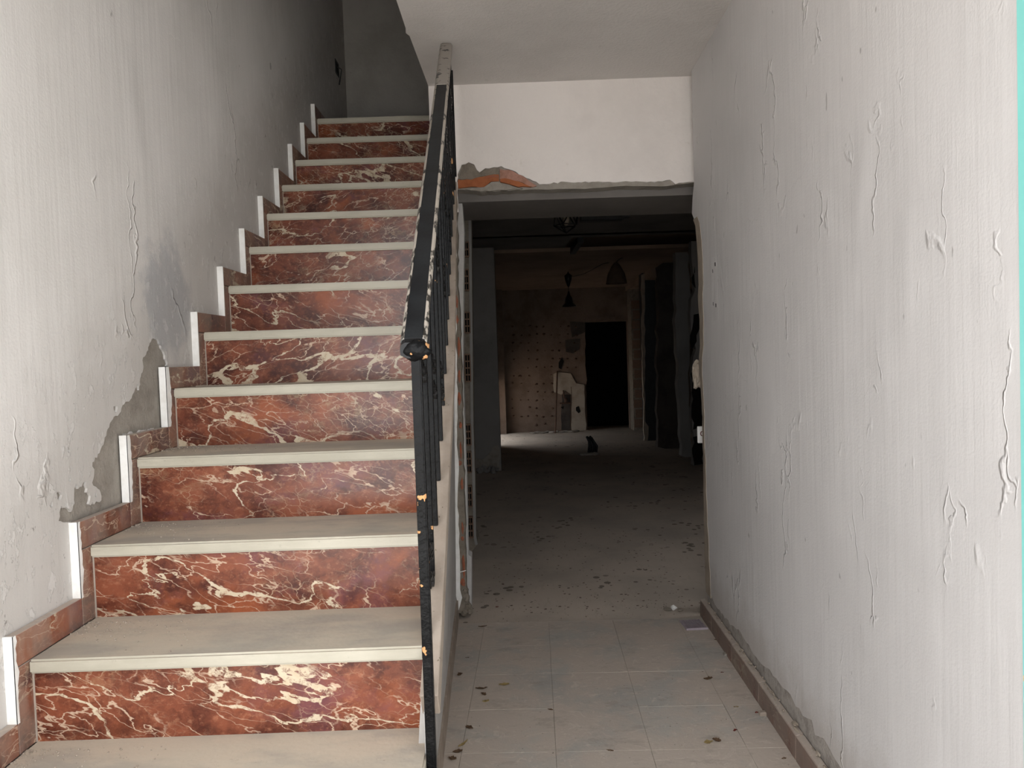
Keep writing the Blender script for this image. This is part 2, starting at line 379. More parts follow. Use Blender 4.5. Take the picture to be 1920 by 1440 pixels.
# left wall: mortar core and a plaster coat with the fallen patch cut out
wl = box('wall_left', -1.25, -1.054, YF - .02, 5.6, -1.5, 3.6, M_MORTAR, kind='structure')
main = [(862, 463), (888, 464), (905, 503), (922, 540), (930, 580), (943, 606), (938, 619), (1040, 700), (1040, 960), (930, 966), (850, 976), (700, 1001), (760, 1300), (700, 1395), (640, 1425), (540, 1480), (450, 1500), (330, 1490), (335, 1440), (345, 1405), (400, 1440), (420, 1390), (418, 1330), (428, 1275), (440, 1310), (487, 1268), (487, 1330), (510, 1350), (500, 1395), (560, 1385), (570, 1375), (560, 1315), (518, 1275), (530, 1225), (520, 1160), (560, 1108), (583, 1060), (600, 990), (640, 905), (672, 885), (690, 840), (740, 800), (755, 765), (770, 715), (783, 755), (788, 690), (805, 640), (805, 570), (833, 530), (842, 490)]
def pxl(pts, sc, ox, oy, x=-1.048): return [(p.y, p.z) for p in (PXx(ox + a / sc, oy + b / sc, x) for a, b in pts)]
holes = [ragged(pxl(main, 3, 0, 480), .008, .0042, 4)]
for k, (a, b, r) in enumerate([(650, 862, 14), (333, 1350, 16), (387, 1092, 9), (392, 1255, 7), (540, 1345, 7), (290, 1400, 10)]):
    c0 = PXx(a / 3, 480 + b / 3, -1.048); rr = r / 3 * c0.y / F * 1.4
    holes.append([(c0.y + rr * (1 + .35 * math.sin(3 * q + k)) * math.cos(q), c0.z + 1.3 * rr * (1 + .3 * math.cos(2 * q + k)) * math.sin(q)) for q in [i * math.pi / 5 for i in range(10)]])
V, Fc = prism([[(YF - .02, -1.5), (5.5, -1.5), (5.5, 3.55), (YF - .02, 3.55)]] + holes, lambda a, b, d: (d, a, b), -1.0555, -1.048)
mesh_obj('plaster', V, Fc, M_LEFT, wl, center=False).location = -wl.location
wlo = [c for c in wl.children][-1]
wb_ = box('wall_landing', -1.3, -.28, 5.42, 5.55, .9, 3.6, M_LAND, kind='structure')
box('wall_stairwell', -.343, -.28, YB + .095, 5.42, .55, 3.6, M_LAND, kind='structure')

# right wall, very slightly turned; its inner end is ragged
def xr(y): return .871 + (y - 1.31) * .0282
edge_px = [(1302, 341), (1299, 372), (1298, 400), (1306, 422), (1309, 456), (1311, 490), (1312, 575), (1315, 647), (1313, 670), (1316, 726), (1318, 758), (1319, 800), (1321, 880), (1322, 960), (1323, 1040), (1325, 1090), (1326, 1112)]
edge = []
for u, v in edge_px:
    d = ray(u, v); tt = (.871 - 1.31 * .0282) / (d.x - .0282 * d.y); edge.append((d.y * tt + .02, d.z * tt))
edge = ragged(edge, .05, .012, 9, closed=False)
out = [(1.24, 3.4), (edge[0][0], 3.4)] + edge + [(edge[-1][0], -1.5), (1.24, -1.5)]
V, Fc = prism([out], lambda a, b, d: (xr(a) + d, a, b), .006, .16)
wr = mesh_obj('wall_right', V, Fc, M_MORTARL, kind='structure', center=False)
# plaster coat of the right wall with a peeled strip above the skirting
low_px = [(1325, 1112), (1331, 1110), (1340, 1133), (1352, 1150), (1372, 1172), (1385, 1180), (1400, 1205), (1422, 1238), (1437, 1252), (1456, 1272), (1468, 1290), (1482, 1302), (1492, 1325), (1512, 1346), (1522, 1350), (1528, 1378), (1545, 1385), (1556, 1405), (1577, 1440), (1600, 1475), (1640, 1540), (1700, 1640)]
low = []
for u, v in low_px:
    d = ray(u, v); tt = (.871 - 1.31 * .0282) / (d.x - .0282 * d.y); low.append((d.y * tt, d.z * tt))
low = ragged(low, .03, .008, 3, closed=False)
out = [(1.24, 3.4), (edge[0][0] - .02, 3.4)] + [(a - .012, b) for a, b in edge] + low[1:] + [(1.24, low[-1][1])]
box('wall_entrance', .97, 1.12, YF - .1, 1.24, -1.5, 3.4, M_RIGHT, kind='structure')
V, Fc = prism([out], lambda a, b, d: (xr(a) + d, a, b), 0, .006)
mesh_obj('plaster', V, Fc, M_RIGHT, wr, center=False)
V, Fc = prism([[(a, b) for a, b in edge[3:]] + [(a - .07 - .03 * math.sin(b * 4), b) for a, b in edge[:2:-1]]], lambda a, b, d: (xr(a) + d, a, b), -.002, .003)
mesh_obj('bare_edge', V, Fc, M_BEIGE, wr, center=False, label='bare beige plaster strip at the wall end')
p0 = PX(1330, 478, 3.45); 
bp = box('cover_plate', xr(3.43) - .0016, xr(3.43) + .003, 3.385, 3.475, .13, .405, M_RIGHT, wr, label='flush painted-over rectangular cover plate')
for a, b in [(.25, .37), (.75, .345), (.3, .19), (.8, .2)]:
    yy = 3.385 + .09 * a; box('screw_hole', xr(yy) - .003, xr(yy), yy, yy + .006, b - .008, b + .008, M_VOID, wr)
V, Fc = rock(PX(1310, 704, 3.86), (.030, .03, .066), 3, 3, .5)
mesh_obj('plaster_lump', V, Fc, M_BEIGE, wr, label='pale broken plaster lump on the wall end')
# broken painted tile stuck at the wall end
pz = PX(1316, 815, 3.86)
tg = box('broken_tile', pz.x - .022, pz.x + .02, 3.855, 3.868, pz.z - .042, pz.z + .042, M_WHITE, wr, bev=.003, label='white broken tile stub on the wall end')
V, Fc = tube([(pz.x - .001 + .007 * math.cos(q), 3.853, pz.z + .006 + .011 * math.sin(q)) for q in [i * .7 for i in range(8)]], .0022, 5)
mesh_obj('painted_curl', V, Fc, M_REDL, wr)

# ceiling of the hall
V, Fc = prism([[(-.385, YF - .02), (-.3685, 2.9433), (-.366, 3.2), (-.372, 3.24), (-.36, 3.27), (-.343, 3.86), (-.343, YB + .1), (1.2, YB + .1), (1.2, YF - .02)]], lambda a, b, d: (a, b, d + (a - .3) * .006), ZC, ZC + .22)
mesh_obj('ceiling', V, Fc, M_CEIL, kind='structure', center=False)
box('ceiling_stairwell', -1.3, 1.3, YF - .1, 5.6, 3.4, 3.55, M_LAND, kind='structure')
box('light_block_upper_back', -.34, 1.3, 3.90, 4.2, 1.42, 3.5, M_LAND, kind='structure')  # unseen block added over the slab gap to stop sky light leaking in
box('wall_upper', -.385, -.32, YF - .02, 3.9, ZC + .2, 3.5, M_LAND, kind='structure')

# back wall over the opening
def zz(px, sc, ox, oy): return [(p.x, p.z) for p in (PX(ox + a / sc, oy + b / sc, YB) for a, b in px)]
plas = zz([(28, 300), (30, 180), (60, 110), (110, 92), (150, 110), (170, 150), (190, 165), (230, 135), (345, 120), (420, 150), (500, 190), (570, 225), (620, 252), (700, 247), (800, 232), (900, 236), (1000, 233), (1100, 234), (1220, 231), (1340, 231), (1450, 236), (1560, 218), (1600, 250), (1660, 240), (1725, 235)], 3.84, 850, 280)
core = zz([(10, 285), (90, 290), (200, 308), (350, 290), (500, 290), (640, 285), (900, 280), (1100, 270), (1300, 262), (1580, 255), (1600, 250), (1725, 238)], 3.84, 850, 280)
top = ZC + .05
core_r = [(-.343, core[0][1])] + ragged(core, .03, .004, 2, closed=False) + [(1.0, core[-1][1]), (1.0, top), (-.343, top)]
V, Fc = prism([core_r], lambda a, b, d: (a, d, b), YB + .012, YB + .10)
wb = mesh_obj('wall_back', V, Fc, M_MORTAR, kind='structure', center=False)
pl_r = [(-.343, .72), (-.215, .72)] + ragged(plas, .016, .0045, 7, closed=False) + [(.985, plas[-1][1]), (.985, top), (-.343, top)]
V, Fc = prism([pl_r], lambda a, b, d: (a, d, b), YB, YB + .013)
mesh_obj('plaster', V, Fc, M_BACK, wb, center=False)
def chunk(px, y0, y1, mat, name='brick', seed=1, amp=.003, par=None, **kw):
    V, Fc = prism([ragged(zz(px, 3.84, 850, 280), .02, amp, seed)], lambda a, b, d: (a, d, b), y0, y1)
    return mesh_obj(name, V, Fc, mat, par or wb, **kw)
chunk([(34, 218), (130, 220), (190, 200), (290, 182), (328, 182), (330, 232), (270, 232), (222, 272), (90, 274), (36, 280)], YB - .004, YB + .06, M_BRICK, label='broken orange hollow brick at the lintel corner')
chunk([(225, 205), (270, 188), (322, 190), (326, 212), (290, 200), (240, 210)], YB - .006, YB - .002, M_BRICKD, seed=5, amp=.001)
chunk([(334, 215), (372, 210), (440, 228), (500, 245), (560, 272), (470, 272), (400, 250), (338, 236)], YB - .006, YB + .06, M_BRICK, seed=6, label='orange broken edge of the lintel brick')
chunk([(334, 142), (430, 156), (520, 205), (600, 262), (570, 272), (500, 240), (440, 226), (372, 208), (334, 214)], YB + .001, YB + .06, M_BRICKP, seed=8, label='pale pink lintel brick face')
chunk([(228, 268), (275, 235), (330, 232), (360, 262), (500, 282), (350, 292), (200, 305), (90, 288), (150, 278)], YB - .002, YB + .05, M_MORTAR, 'mortar', seed=9)
chunk([(34, 215), (62, 112), (110, 94), (150, 112), (185, 168), (225, 140), (330, 125), (328, 178), (190, 196), (130, 216)], YB + .006, YB + .03, M_MORTARD, 'mortar', seed=10)

# inner wall under the stair rail: leans in below the coping
YE = YB + .005
def slope(y): return -.787 + .7031 * (y - 1.355)
y0 = 1.556
prof = []
n_ = 12
V = []; Fc = []
for i in range(n_ + 1):
    y = y0 + (YE - y0) * i / n_
    xt = -.184 - .003 * (y - 1.5) - max(0, y - 2.45) * .034; xb = -.238 - .025 * (y - 1.33) ; zt = slope(y) - .012
    V += [(xt, y, zt), (xb, y, ZF - .02), (-.42, y, ZF - .02), (-.42, y, max(zt - .34, ZF)), (min(-.215, xt - .012), y, max(zt - .22, ZF + .01)), (min(-.1965, xt - .01), y, zt)]
for i in range(n_):
    for k in range(6):
        a = i * 6 + k; b = i * 6 + (k + 1) % 6; Fc.append((a, b, b + 6, a + 6))
Fc.append((5, 4, 3, 2, 1, 0)); Fc.append(tuple(n_ * 6 + k for k in range(6)))
wi = mesh_obj('wall_inner', V, Fc, M_INNER, kind='structure', center=False)
# low skirting, same stone as the floor
def xb(y): return -.238 - .025 * (y - 1.33)
sk = []
yy = 1.512
while yy < YE - .05:
    y2 = min(yy + .42, YE - .012)
    V = [(xb(yy) - .005, yy, ZF), (xb(yy) + .014, yy, ZF), (xb(yy) + .014, yy, ZF + .10), (xb(yy) - .0, yy, ZF + .10),
         (xb(y2) - .005, y2 - .003, ZF), (xb(y2) + .014, y2 - .003, ZF), (xb(y2) + .014, y2 - .003, ZF + .10), (xb(y2) - .0, y2 - .003, ZF + .10)]
    sk.append((V, [(0, 1, 2, 3), (7, 6, 5, 4), (0, 4, 5, 1), (1, 5, 6, 2), (2, 6, 7, 3), (3, 7, 4, 0)])); yy = y2
bl = empty('baseboard_left', (xb(2.5), 2.5, ZF), kind='structure')
for V, Fc in sk: mesh_obj('skirting_tile', V, Fc, M_COPE, bl)
# the scar of the torn-out partition at the end of the inner wall
sc = empty('trim_1', (-.25, YB, ZF), kind='structure')
sc['label'] = 'ragged brick and mortar scar of a torn-out partition beside the stair wall'
def yz_px(px, y): return [(p.x, p.z) for p in (PX(a, b, y) for a, b in px)]
vs_ = [352, 400, 460, 520, 560, 600, 650, 700, 750, 800, 850, 900, 950, 1000, 1050, 1090, 1120, 1150]
rn = random.Random(5)
Lm = [852, 853, 853, 853, 852, 853, 854, 855, 855, 856, 856, 857, 857, 859, 860, 862, 864, 866]
Rm = [857, 857, 858, 858, 860, 862, 863, 865, 866, 867, 868, 870, 871, 872, 873, 874, 877, 882]
left = [(a + .0, v) for a, v in zip(Lm, vs_)]; right = [(a, v) for a, v in zip(Rm, vs_)]
V, Fc = prism([ragged(yz_px([(a - 14, v) for a, v in left] + right[::-1], YB), .03, .0045, 12)], lambda a, b, d: (a, d, b), YB - .001, YB + .09)
mesh_obj('mortar', V, Fc, M_MORTARD, sc, kind='stuff')
V, Fc = prism([ragged(yz_px([(a - 8, v) for a, v in left] + [(a + (2.6 if i % 3 else .8), v) for i, (a, v) in enumerate(left)][::-1][1:-1], YB), .04, .005, 14)], lambda a, b, d: (a, d, b), YB - .009, YB - .002)
mesh_obj('plaster_edge', V, Fc, M_WHITE, sc, label='white broken plaster edge')
for k, (u, v, a, b) in enumerate([(856, 565, 3, 14), (857, 600, 3, 9), (860, 650, 3, 22), (861, 705, 3, 16), (861, 748, 3.6, 13), (863, 797, 3, 8), (864, 845, 2.4, 18), (862, 868, 4.5, 5), (866, 908, 3, 14), (867, 990, 2.6, 12), (867, 1010, 3, 5), (869, 1060, 3.2, 24), (868, 1092, 5, 8)]):
    p = PX(u, v, YB - .004); s_ = YB / F
    V, Fc = rock((p.x, YB + .004, p.z), (a * s_, .012, b * s_), k + 2, 2, .4)
    mesh_obj('brick_fragment', V, Fc, M_BRICKD, sc)
for k, (u, v, a, b) in enumerate([(872, 1108, 6, 7), (874, 1122, 7, 8), (876, 1138, 8, 9), (870, 1150, 7, 7), (881, 1146, 6, 8)]):
    p = PX(u, v, YB); s_ = YB / F
    V, Fc = rock((p.x, YB + .01, p.z), (a * s_, .02, b * s_), k + 20, 2, .4); mesh_obj('mortar_lump', V, Fc, M_MORTARD, sc)
p = PX(868, 1071, YB - .01)
V, Fc = tube([(p.x - .02, YB - .014, p.z - .004), (p.x, YB - .016, p.z + .001), (p.x + .016, YB - .012, p.z + .004)], .0025, 6); mesh_obj('wire', V, Fc, M_WHITE, sc)

# passage wall beyond: painted strip, chase with hollow bricks, second pier
pw = box('wall_passage', -.343, -.315, YB + .06, 5.42, ZF - .02, 1.30, M_MORTARD, kind='structure')
a = yz_px([(856, 352), (866, 372), (870, 430), (868, 700), (875, 900), (878, 1040), (884, 1044), (884, 1150)], 4.0)
V, Fc = prism([[(-.34, a[0][1])] + a + [(-.34, a[-1][1])]], lambda p_, q, d: (p_, d, q), 4.0, 4.10)
mesh_obj('painted_strip', V, Fc, M_INNER, pw)
ap = yz_px([(884, 420), (886, 600), (888, 800), (891, 900), (893, 1005), (896, 1020)], 4.95)
V, Fc = prism([[(-.33, 1.25), (ap[0][0], 1.25)] + ap + [(-.33, ZF)]], lambda p_, q, d: (p_, d, q), 4.95, 5.08)
mesh_obj('pier', V, Fc, M_MORTARD, pw)
V, Fc = prism([[(p.x - .018, p.z) for p in (Vector((x_, 0, z_)) for x_, z_ in [(ap[0][0], 1.25)] + ap)] + [(x_, z_) for x_, z_ in ([(ap[0][0], 1.25)] + ap)[::-1]]], lambda p_, q, d: (p_, d, q), 4.935, 4.955)
mesh_obj('plaster_edge', V, Fc, M_ROOM, pw)
def hollow_brick(u, v, nh):
    p = PX(u, v, 4.935); parts = []; hw = .017; hh = nh * .0205 + .004; 
    for s in (-1, 1): parts.append((boxv(p.x + s * hw - .003, p.x + s * hw + .003, 4.915, 4.95, p.z - hh, p.z + hh), BF))
    parts.append((boxv(p.x - .002, p.x + .002, 4.918, 4.95, p.z - hh, p.z + hh), BF))
    for k in range(nh + 1):
        zq = p.z - hh + (2 * hh) * k / nh; parts.append((boxv(p.x - hw, p.x + hw, 4.915, 4.95, zq - .004, zq + .004), BF))
    V, Fc = merged(parts); mesh_obj('hollow_brick', V, Fc, M_BRICKH, pw)
    box('hollow_dark', p.x - hw, p.x + hw, 4.944, 4.952, p.z - hh, p.z + hh, M_VOID, pw)
for u, v, nh in [(874, 468, 2), (874, 525, 3), (876, 605, 3), (877, 690, 4), (878, 815, 3), (879, 866, 3), (880, 930, 3), (882, 988, 3)]: hollow_brick(u, v, nh)
V, Fc = rock(PXz(892, 1008, ZF + .03), (.03, .05, .05), 8, 2, .5); mesh_obj('mortar_lump', V, Fc, M_MORTARD, pw)

# floors
box('floor', -.42, 1.25, YF - .3, 3.705, ZF - .06, ZF - .0016, M_GROUT, kind='structure')
fl = bpy.data.objects['floor']
base = None; ang = -.035; pitch = .316
for i in range(-2, 4):
    for j in range(-4, 6):
        cx, cy = (i + .5) * pitch, (j + .5) * pitch
        px_ = .1185 + cx * math.cos(ang) - cy * math.sin(ang); py_ = 2.527 + cx * math.sin(ang) + cy * math.cos(ang)
        if px_ < -.44 or px_ > 1.05 or py_ < 1.05 or py_ > YB - .02: continue
        if base is None:
            base = mesh_obj('floor_tile', boxv(-.1576, .1576, -.1576, .1576, -.006, 0), BF, M_FLOOR, fl); bevel_mesh(base.data, .0006); t_ = base
        else:
            t_ = base.copy(); C.objects.link(t_)
        rz = random.Random(i * 31 + j); t_.location = Vector((px_, py_, ZF + rz.uniform(-.0006, .0005))) - fl.location - Vector((0, 0, 0))
        t_.rotation_euler = (rz.uniform(-.002, .002), rz.uniform(-.002, .002), ang)
box('floor_yard', -9, -.46, 9.3, 17, ZF - .1, ZF - .01, M_CONC, kind='structure')
box('floor_room', -3.6, 4.0, 3.70, 13.9, ZF - .1, ZF - .0008, M_SCREED, kind='structure')
box('floor_landing', -1.1, -.30, 4.426 + .25, 5.45, 1.25, 1.373, M_TREAD, kind='structure')

# right skirting: dusty red marble lengths
br = empty('baseboard_right', (xr(2.5), 2.5, ZF), kind='structure')
ys = [1.25, 1.62, 2.02, 2.42, 2.82, 3.2, 3.56, 3.80]
for a, b in zip(ys, ys[1:]):
    b -= .0025; V = []
    for y in (a, b): V += [(xr(y) + .004, y, ZF), (xr(y) - .024, y, ZF), (xr(y) - .022, y, ZF + .083), (xr(y) + .004, y, ZF + .088)]
    o = mesh_obj('skirting_tile', V, [(0, 1, 2, 3), (7, 6, 5, 4), (0, 4, 5, 1), (1, 5, 6, 2), (2, 6, 7, 3), (3, 7, 4, 0)], M_MARBF, br); bevel_mesh(o.data, .0025)
crumb = []
rn = random.Random(11)
for k in range(110):
    y = rn.uniform(1.6, 3.75); s = rn.uniform(.0012, .0055)
    crumb.append(rock((xr(y) - rn.uniform(.0, .012), y, ZF + .088 + rn.uniform(0, .012)), (s, s * rn.uniform(1, 3.5), s * .7), k, 1, .9))
V, Fc = merged(crumb); mesh_obj('plaster_crumbs', V, Fc, M_BEIGE, br, kind='stuff')

# the rooms beyond
box('beam', -.34, 1.6, 3.972, 4.5, .787, 1.6, M_BEAM, kind='structure').name = 'trim_2'
box('ceiling_room_near', -.34, 4.0, 4.5, 5.43, 1.24, 1.40, M_ROOMC, kind='structure')
box('ceiling_room', -3.6, 4.0, 5.43, 8.2, 1.24, 1.40, M_ROOMC, kind='structure')
ed = [(-3.6, 8.1), (-3.6, 9.15)] + ragged([(-.15, 9.15), (.3, 9.10), (.72, 9.12)], .06, .02, 4, closed=False) + [(.74, 8.35)] + ragged([(.75, 8.35), (1.4, 8.3), (2.1, 8.33)], .08, .025, 5, closed=False) + [(4.0, 8.33), (4.0, 8.1)]
V, Fc = prism([ed], lambda a, b, d: (a, b, d), 1.24, 1.3); mesh_obj('ceiling_edge', V, Fc, M_ROOMC, kind='structure')
box('ceiling_far', -.46, 4.0, 8.1, 13.9, 1.345, 1.45, M_FARC, kind='structure')
fc = [PX(u, v, 9.25) for u, v in [(930, 489)]]
# sloping, warmer far ceiling
V = [(-.46, 9.12, 1.20), (4.0, 9.12, 1.20), (4.0, 13.6, 1.10), (-.46, 13.6, 1.10), (-.46, 9.12, 1.24), (4.0, 9.12, 1.24), (4.0, 13.6, 1.2), (-.46, 13.6, 1.2)]
mesh_obj('ceiling_low', V, [(0, 1, 2, 3), (7, 6, 5, 4), (0, 4, 5, 1), (1, 5, 6, 2), (2, 6, 7, 3), (3, 7, 4, 0)], M_FARC, kind='structure', center=False)
box('wall_room_left', -3.7, -3.55, 5.4, 9.3, ZF - .05, 1.5, M_DARKW, kind='structure')
box('wall_room_right', 3.3, 3.45, 3.9, 13.9, ZF - .05, 1.5, M_DARKW, kind='structure')
box('wall_room_front', 1.02, 3.4, 3.80, 3.95, ZF - .05, 1.5, M_DARKW, kind='structure')
box('wall_room_stair', -3.6, -.34, 5.43, 5.54, ZF - .05, 1.24, M_DARKW, kind='structure')
# column at the left of the passage
colm = box('column', -.75, PX(934, 700, 8.9).x, 8.9, 9.3, ZF - .01, 1.25, M_ROOM, kind='structure'); colm.name = 'trim_3'
cz = [(PX(u, v, 8.88).x, PX(u, v, 8.88).z) for u, v in [(890, 858), (905, 862), (918, 850), (924, 838), (934, 834), (938, 850), (938, 884), (890, 884)]]
V, Fc = prism([ragged(cz, .04, .012, 3)], lambda a, b, d: (a, d, b), 8.885, 8.905); mesh_obj('bare_patch', V, Fc, M_MORTAR, colm, label='bare mortar where plaster fell off the column foot')
for k in range(7):
    V, Fc = rock(PXz(893 + k * 6.5, 884 + (k % 2) * 3, ZF) + Vector((0, 0, .02)), (.035, .04, .025 + .02 * (k % 3)), k, 1, .5); mesh_obj('mortar_lump', V, Fc, M_ROOM, colm)
# wall between column and the side doorway of the far room
YW = 13.25
box('wall_side', -.46, -.30, 9.3, 11.45, ZF - .05, 1.3, M_FARW, kind='structure')
box('wall_side_end', -.46, -.30, 12.95, 13.6, ZF - .05, 1.3, M_FARW, kind='structure')
box('wall_side_head', -.46, -.30, 11.45, 12.95, -.55, 1.3, M_FARW, kind='structure')
box('wall_side_return', -3.6, -.30, 9.2, 9.3, ZF - .05, 1.3, M_DARKW, kind='structure')
for nm, a_, b_ in () and (('wall_yard_near', 11.35, 11.45), ('wall_yard_far', 12.98, 13.08)): box(nm, -3.6, -1.42, a_, b_, ZF - .05, 1.3, M_FARW, kind='structure')
# far wall with the doorway
dl, dr, dt = PX(1099, 700, YW).x, PX(1179, 700, YW).x, PX(1138, 603, YW).z
V, Fc = prism([[(-1.5, ZF - .05), (dl, ZF - .05)] + ragged([(dl, ZF), (dl, dt)], .12, .012, 5, closed=False) + [(dr, dt), (dr, ZF - .05), (3.6, ZF - .05), (3.6, 1.4), (-1.5, 1.4)]], lambda a, b, d: (a, d, b), YW, YW + .15)
fw = mesh_obj('wall_far', V, Fc, M_FARW, kind='structure', center=False)
box('wall_dark_corridor', dl - .3, dr + .3, YW + 1.6, YW + 1.7, ZF - .05, 1.3, M_VOID, kind='structure')  # corridor surfaces coloured near-black so the doorway reads as unlit
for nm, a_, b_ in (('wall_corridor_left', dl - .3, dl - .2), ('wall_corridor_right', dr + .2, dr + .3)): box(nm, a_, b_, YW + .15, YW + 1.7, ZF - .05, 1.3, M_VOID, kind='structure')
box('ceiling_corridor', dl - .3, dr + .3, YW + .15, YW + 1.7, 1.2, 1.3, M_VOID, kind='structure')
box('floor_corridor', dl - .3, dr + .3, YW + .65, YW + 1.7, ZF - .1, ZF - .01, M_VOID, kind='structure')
dabs = []
rn = random.Random(3)
for r in range(13):
    for c_ in range(16):
        u = 962 + c_ * 14.6 + rn.uniform(-2, 2); v = 612 + r * 15.3 + rn.uniform(-1.5, 1.5)
        if u > 1092 or (u > 1036 and v > 690): continue
        if rn.random() < .18: continue
        p = PX(u, v, YW); s = rn.uniform(.6, 1.3)
        dabs.append(rock((p.x, YW - .004, p.z), (.022 * s, .018, .016 * s), r * 20 + c_, 1, .8))
V, Fc = merged(dabs); mesh_obj('adhesive_dabs', V, Fc, M_PIPE, fw, kind='stuff', label='rows of old tile adhesive dabs')
def farpoly(name, px, mat, dep, **kw):
    V, Fc = prism([ragged([(p.x, p.z) for p in (PX(860 + a / 4, 560 + b / 4, YW - dep) for a, b in px)], .1, .012, len(px))], lambda a, b, d: (a, d, b), YW - dep, YW - dep + .02 if dep > .03 else YW + .01)
    return mesh_obj(name, V, Fc, mat, fw, **kw)
farpoly('plaster_remnant', [(710, 565), (745, 550), (840, 560), (880, 635), (940, 645), (940, 655), (840, 660), (845, 720), (800, 690), (770, 720), (715, 700)], M_BEIGE, .02, label='torn pale plaster remnant')
farpoly('wall_panel', [(845, 655), (945, 652), (955, 990), (848, 992)], M_BEIGE, .03, label='smooth beige panel beside the dark doorway')
farpoly('plaster_patch', [(800, 310), (910, 300), (905, 380), (860, 410), (805, 400)], M_DARKW, .012)
farpoly('plaster_patch', [(835, 170), (900, 175), (950, 180), (950, 250), (850, 290)], M_DARKW, .012)
farpoly('plaster_patch', [(775, 720), (840, 720), (840, 985), (770, 985)], M_DARKW, .012)
farpoly('dark_hole_slab', [(880, 815), (900, 805), (915, 845), (900, 860), (880, 840)], M_VOID, .034)  # near-black slab on the wall face, painting the shade of a hole
farpoly('dark_hole_slab', [(750, 480), (775, 440), (790, 470), (770, 530), (750, 520)], M_VOID, .014)
farpoly('dark_hole_slab', [(765, 815), (790, 805), (785, 830)], M_VOID, .014)
farpoly('lintel', [(955, 140), (1200, 132), (1205, 160), (955, 168)], M_FARW, .02)
pil = box('trim_4', PX(933, 700, 13.1).x - .3, PX(946, 700, 13.1).x, 13.08, 13.26, ZF, 1.12, M_FARW, kind='structure')
# right-hand remnants of the torn-out rooms
def vpanel(name, px, y, th, mat, amp=.02, **kw):
    V, Fc = prism([ragged([(p.x, p.z) for p in (PX(a, b, y) for a, b in px)], .12, amp, int(y * 7))], lambda a, b, d: (a, d, b), y, y + th)
    return mesh_obj(name, V, Fc, mat, kind='structure', **kw)
vpanel('wall_torn', [(1296, 452), (1296, 480), (1300, 515), (1303, 545), (1296, 560), (1294, 590), (1296, 620), (1305, 655), (1300, 670), (1297, 700), (1300, 740), (1298, 800), (1302, 850), (1300, 873), (1420, 873), (1420, 440)], 8.55, .12, M_ROOM)
vpanel('wall_torn_inner', [(1266, 470), (1285, 462), (1292, 480), (1296, 560), (1290, 700), (1296, 800), (1300, 862), (1278, 855), (1272, 700), (1266, 560)], 9.5, .15, M_ROOM)
vpanel('wall_dark_side', [(1233, 500), (1268, 470), (1275, 700), (1282, 850), (1233, 838)], 10.4, .15, M_DARKW)
holes_ = [[(1301, 590), (1310, 588), (1314, 610), (1306, 640), (1298, 655), (1294, 630)], [(1299, 690), (1314, 680), (1318, 720), (1317, 800), (1300, 805), (1297, 760)], [(1297, 520), (1303, 500), (1304, 540)], [(1300, 820), (1316, 815), (1318, 870), (1302, 872)]]
for k, px in enumerate(holes_):
    V, Fc = prism([ragged([(p.x, p.z) for p in (PX(a, b, 8.54) for a, b in px)], .06, .02, 30 + k)], lambda a, b, d: (a, d, b), 8.535, 8.552)
    mesh_obj('dark_hole_slab', V, Fc, M_VOID, bpy.data.objects['wall_torn'])  # raised near-black slabs stand in for the darkness inside wall holes
a0 = PX(1208, 700, 11.4).x; a1 = PX(1233, 700, 11.4).x
box('pillar_dark', a0, a1, 11.4, 11.65, ZF, PX(1220, 512, 11.4).z, M_BLKF, kind='structure').name = 'trim_5'
V, Fc = prism([ragged([(p.x, p.z) for p in (PX(a, b, 11.38) for a, b in [(1203, 515), (1209, 512), (1209, 790), (1216, 800), (1214, 832), (1207, 833), (1207, 780), (1204, 640)])], .1, .01, 3)], lambda a, b, d: (a, d, b), 11.37, 11.42)
mesh_obj('plaster_edge', V, Fc, M_BEIGE, bpy.data.objects['trim_5'], label='torn beige plaster edge of the dark pillar')
b0 = PX(1186, 700, 12.9).x; b1 = PX(1206, 700, 12.9).x
pb = box('trim_6', b0, b1, 12.9, 13.25, ZF, PX(1190, 530, 12.9).z, M_MORTARD, kind='structure')
for k in range(13):
    z_ = ZF + .05 + k * .165
    box('brick', b0 + .01 + (.02 if k % 2 else 0), b1 - .01, 12.885, 12.93, z_, z_ + .14, M_BRICKH, pb)
box('step_ceiling', PX(1180, 520, 12.8).x, 3.3, 10.9, 13.3, PX(1190, 533, 12.0).z, 1.2, M_FARC, kind='structure').name = 'ceiling_recess'

# front of the building: street door opening, threshold, pavement
fr = box('wall_front', -1.6, -1.0, YF - .25, YF - .02, -1.5, 3.5, M_CEIL, kind='structure')
box('wall_front_header', -1.0, .92, YF - .25, YF - .02, 1.08, 3.5, M_CEIL, kind='structure')
box('wall_front_right', .92, 1.9, YF - .25, YF - .02, -1.5, 3.5, M_CEIL, kind='structure')
box('floor_street', -8, 8, -8, YF - .25, -1.45, ZF - .004, M_CONC, kind='structure')
box('floor_threshold', -1.0, .92, YF - .25, YF - .02, -1.45, ZF - .002, M_CONC, kind='structure')
df = empty('door_1', (.88, 1.2, ZF), kind='structure')
V = []
for z_ in (ZF, .82):
    xo = .8665 + (.002 - z_ * .0015)
    V += [(xo, 1.17, z_), (xo, 1.3075 - .004 * (z_ > 0), z_), (.97, 1.3075, z_), (.97, 1.17, z_)]
mesh_obj('door_frame', V, [(3, 2, 1, 0), (4, 5, 6, 7), (0, 1, 5, 4), (1, 2, 6, 5), (2, 3, 7, 6), (3, 0, 4, 7)], M_TURQ, df, label='turquoise painted door frame peeling to yellowish wood')

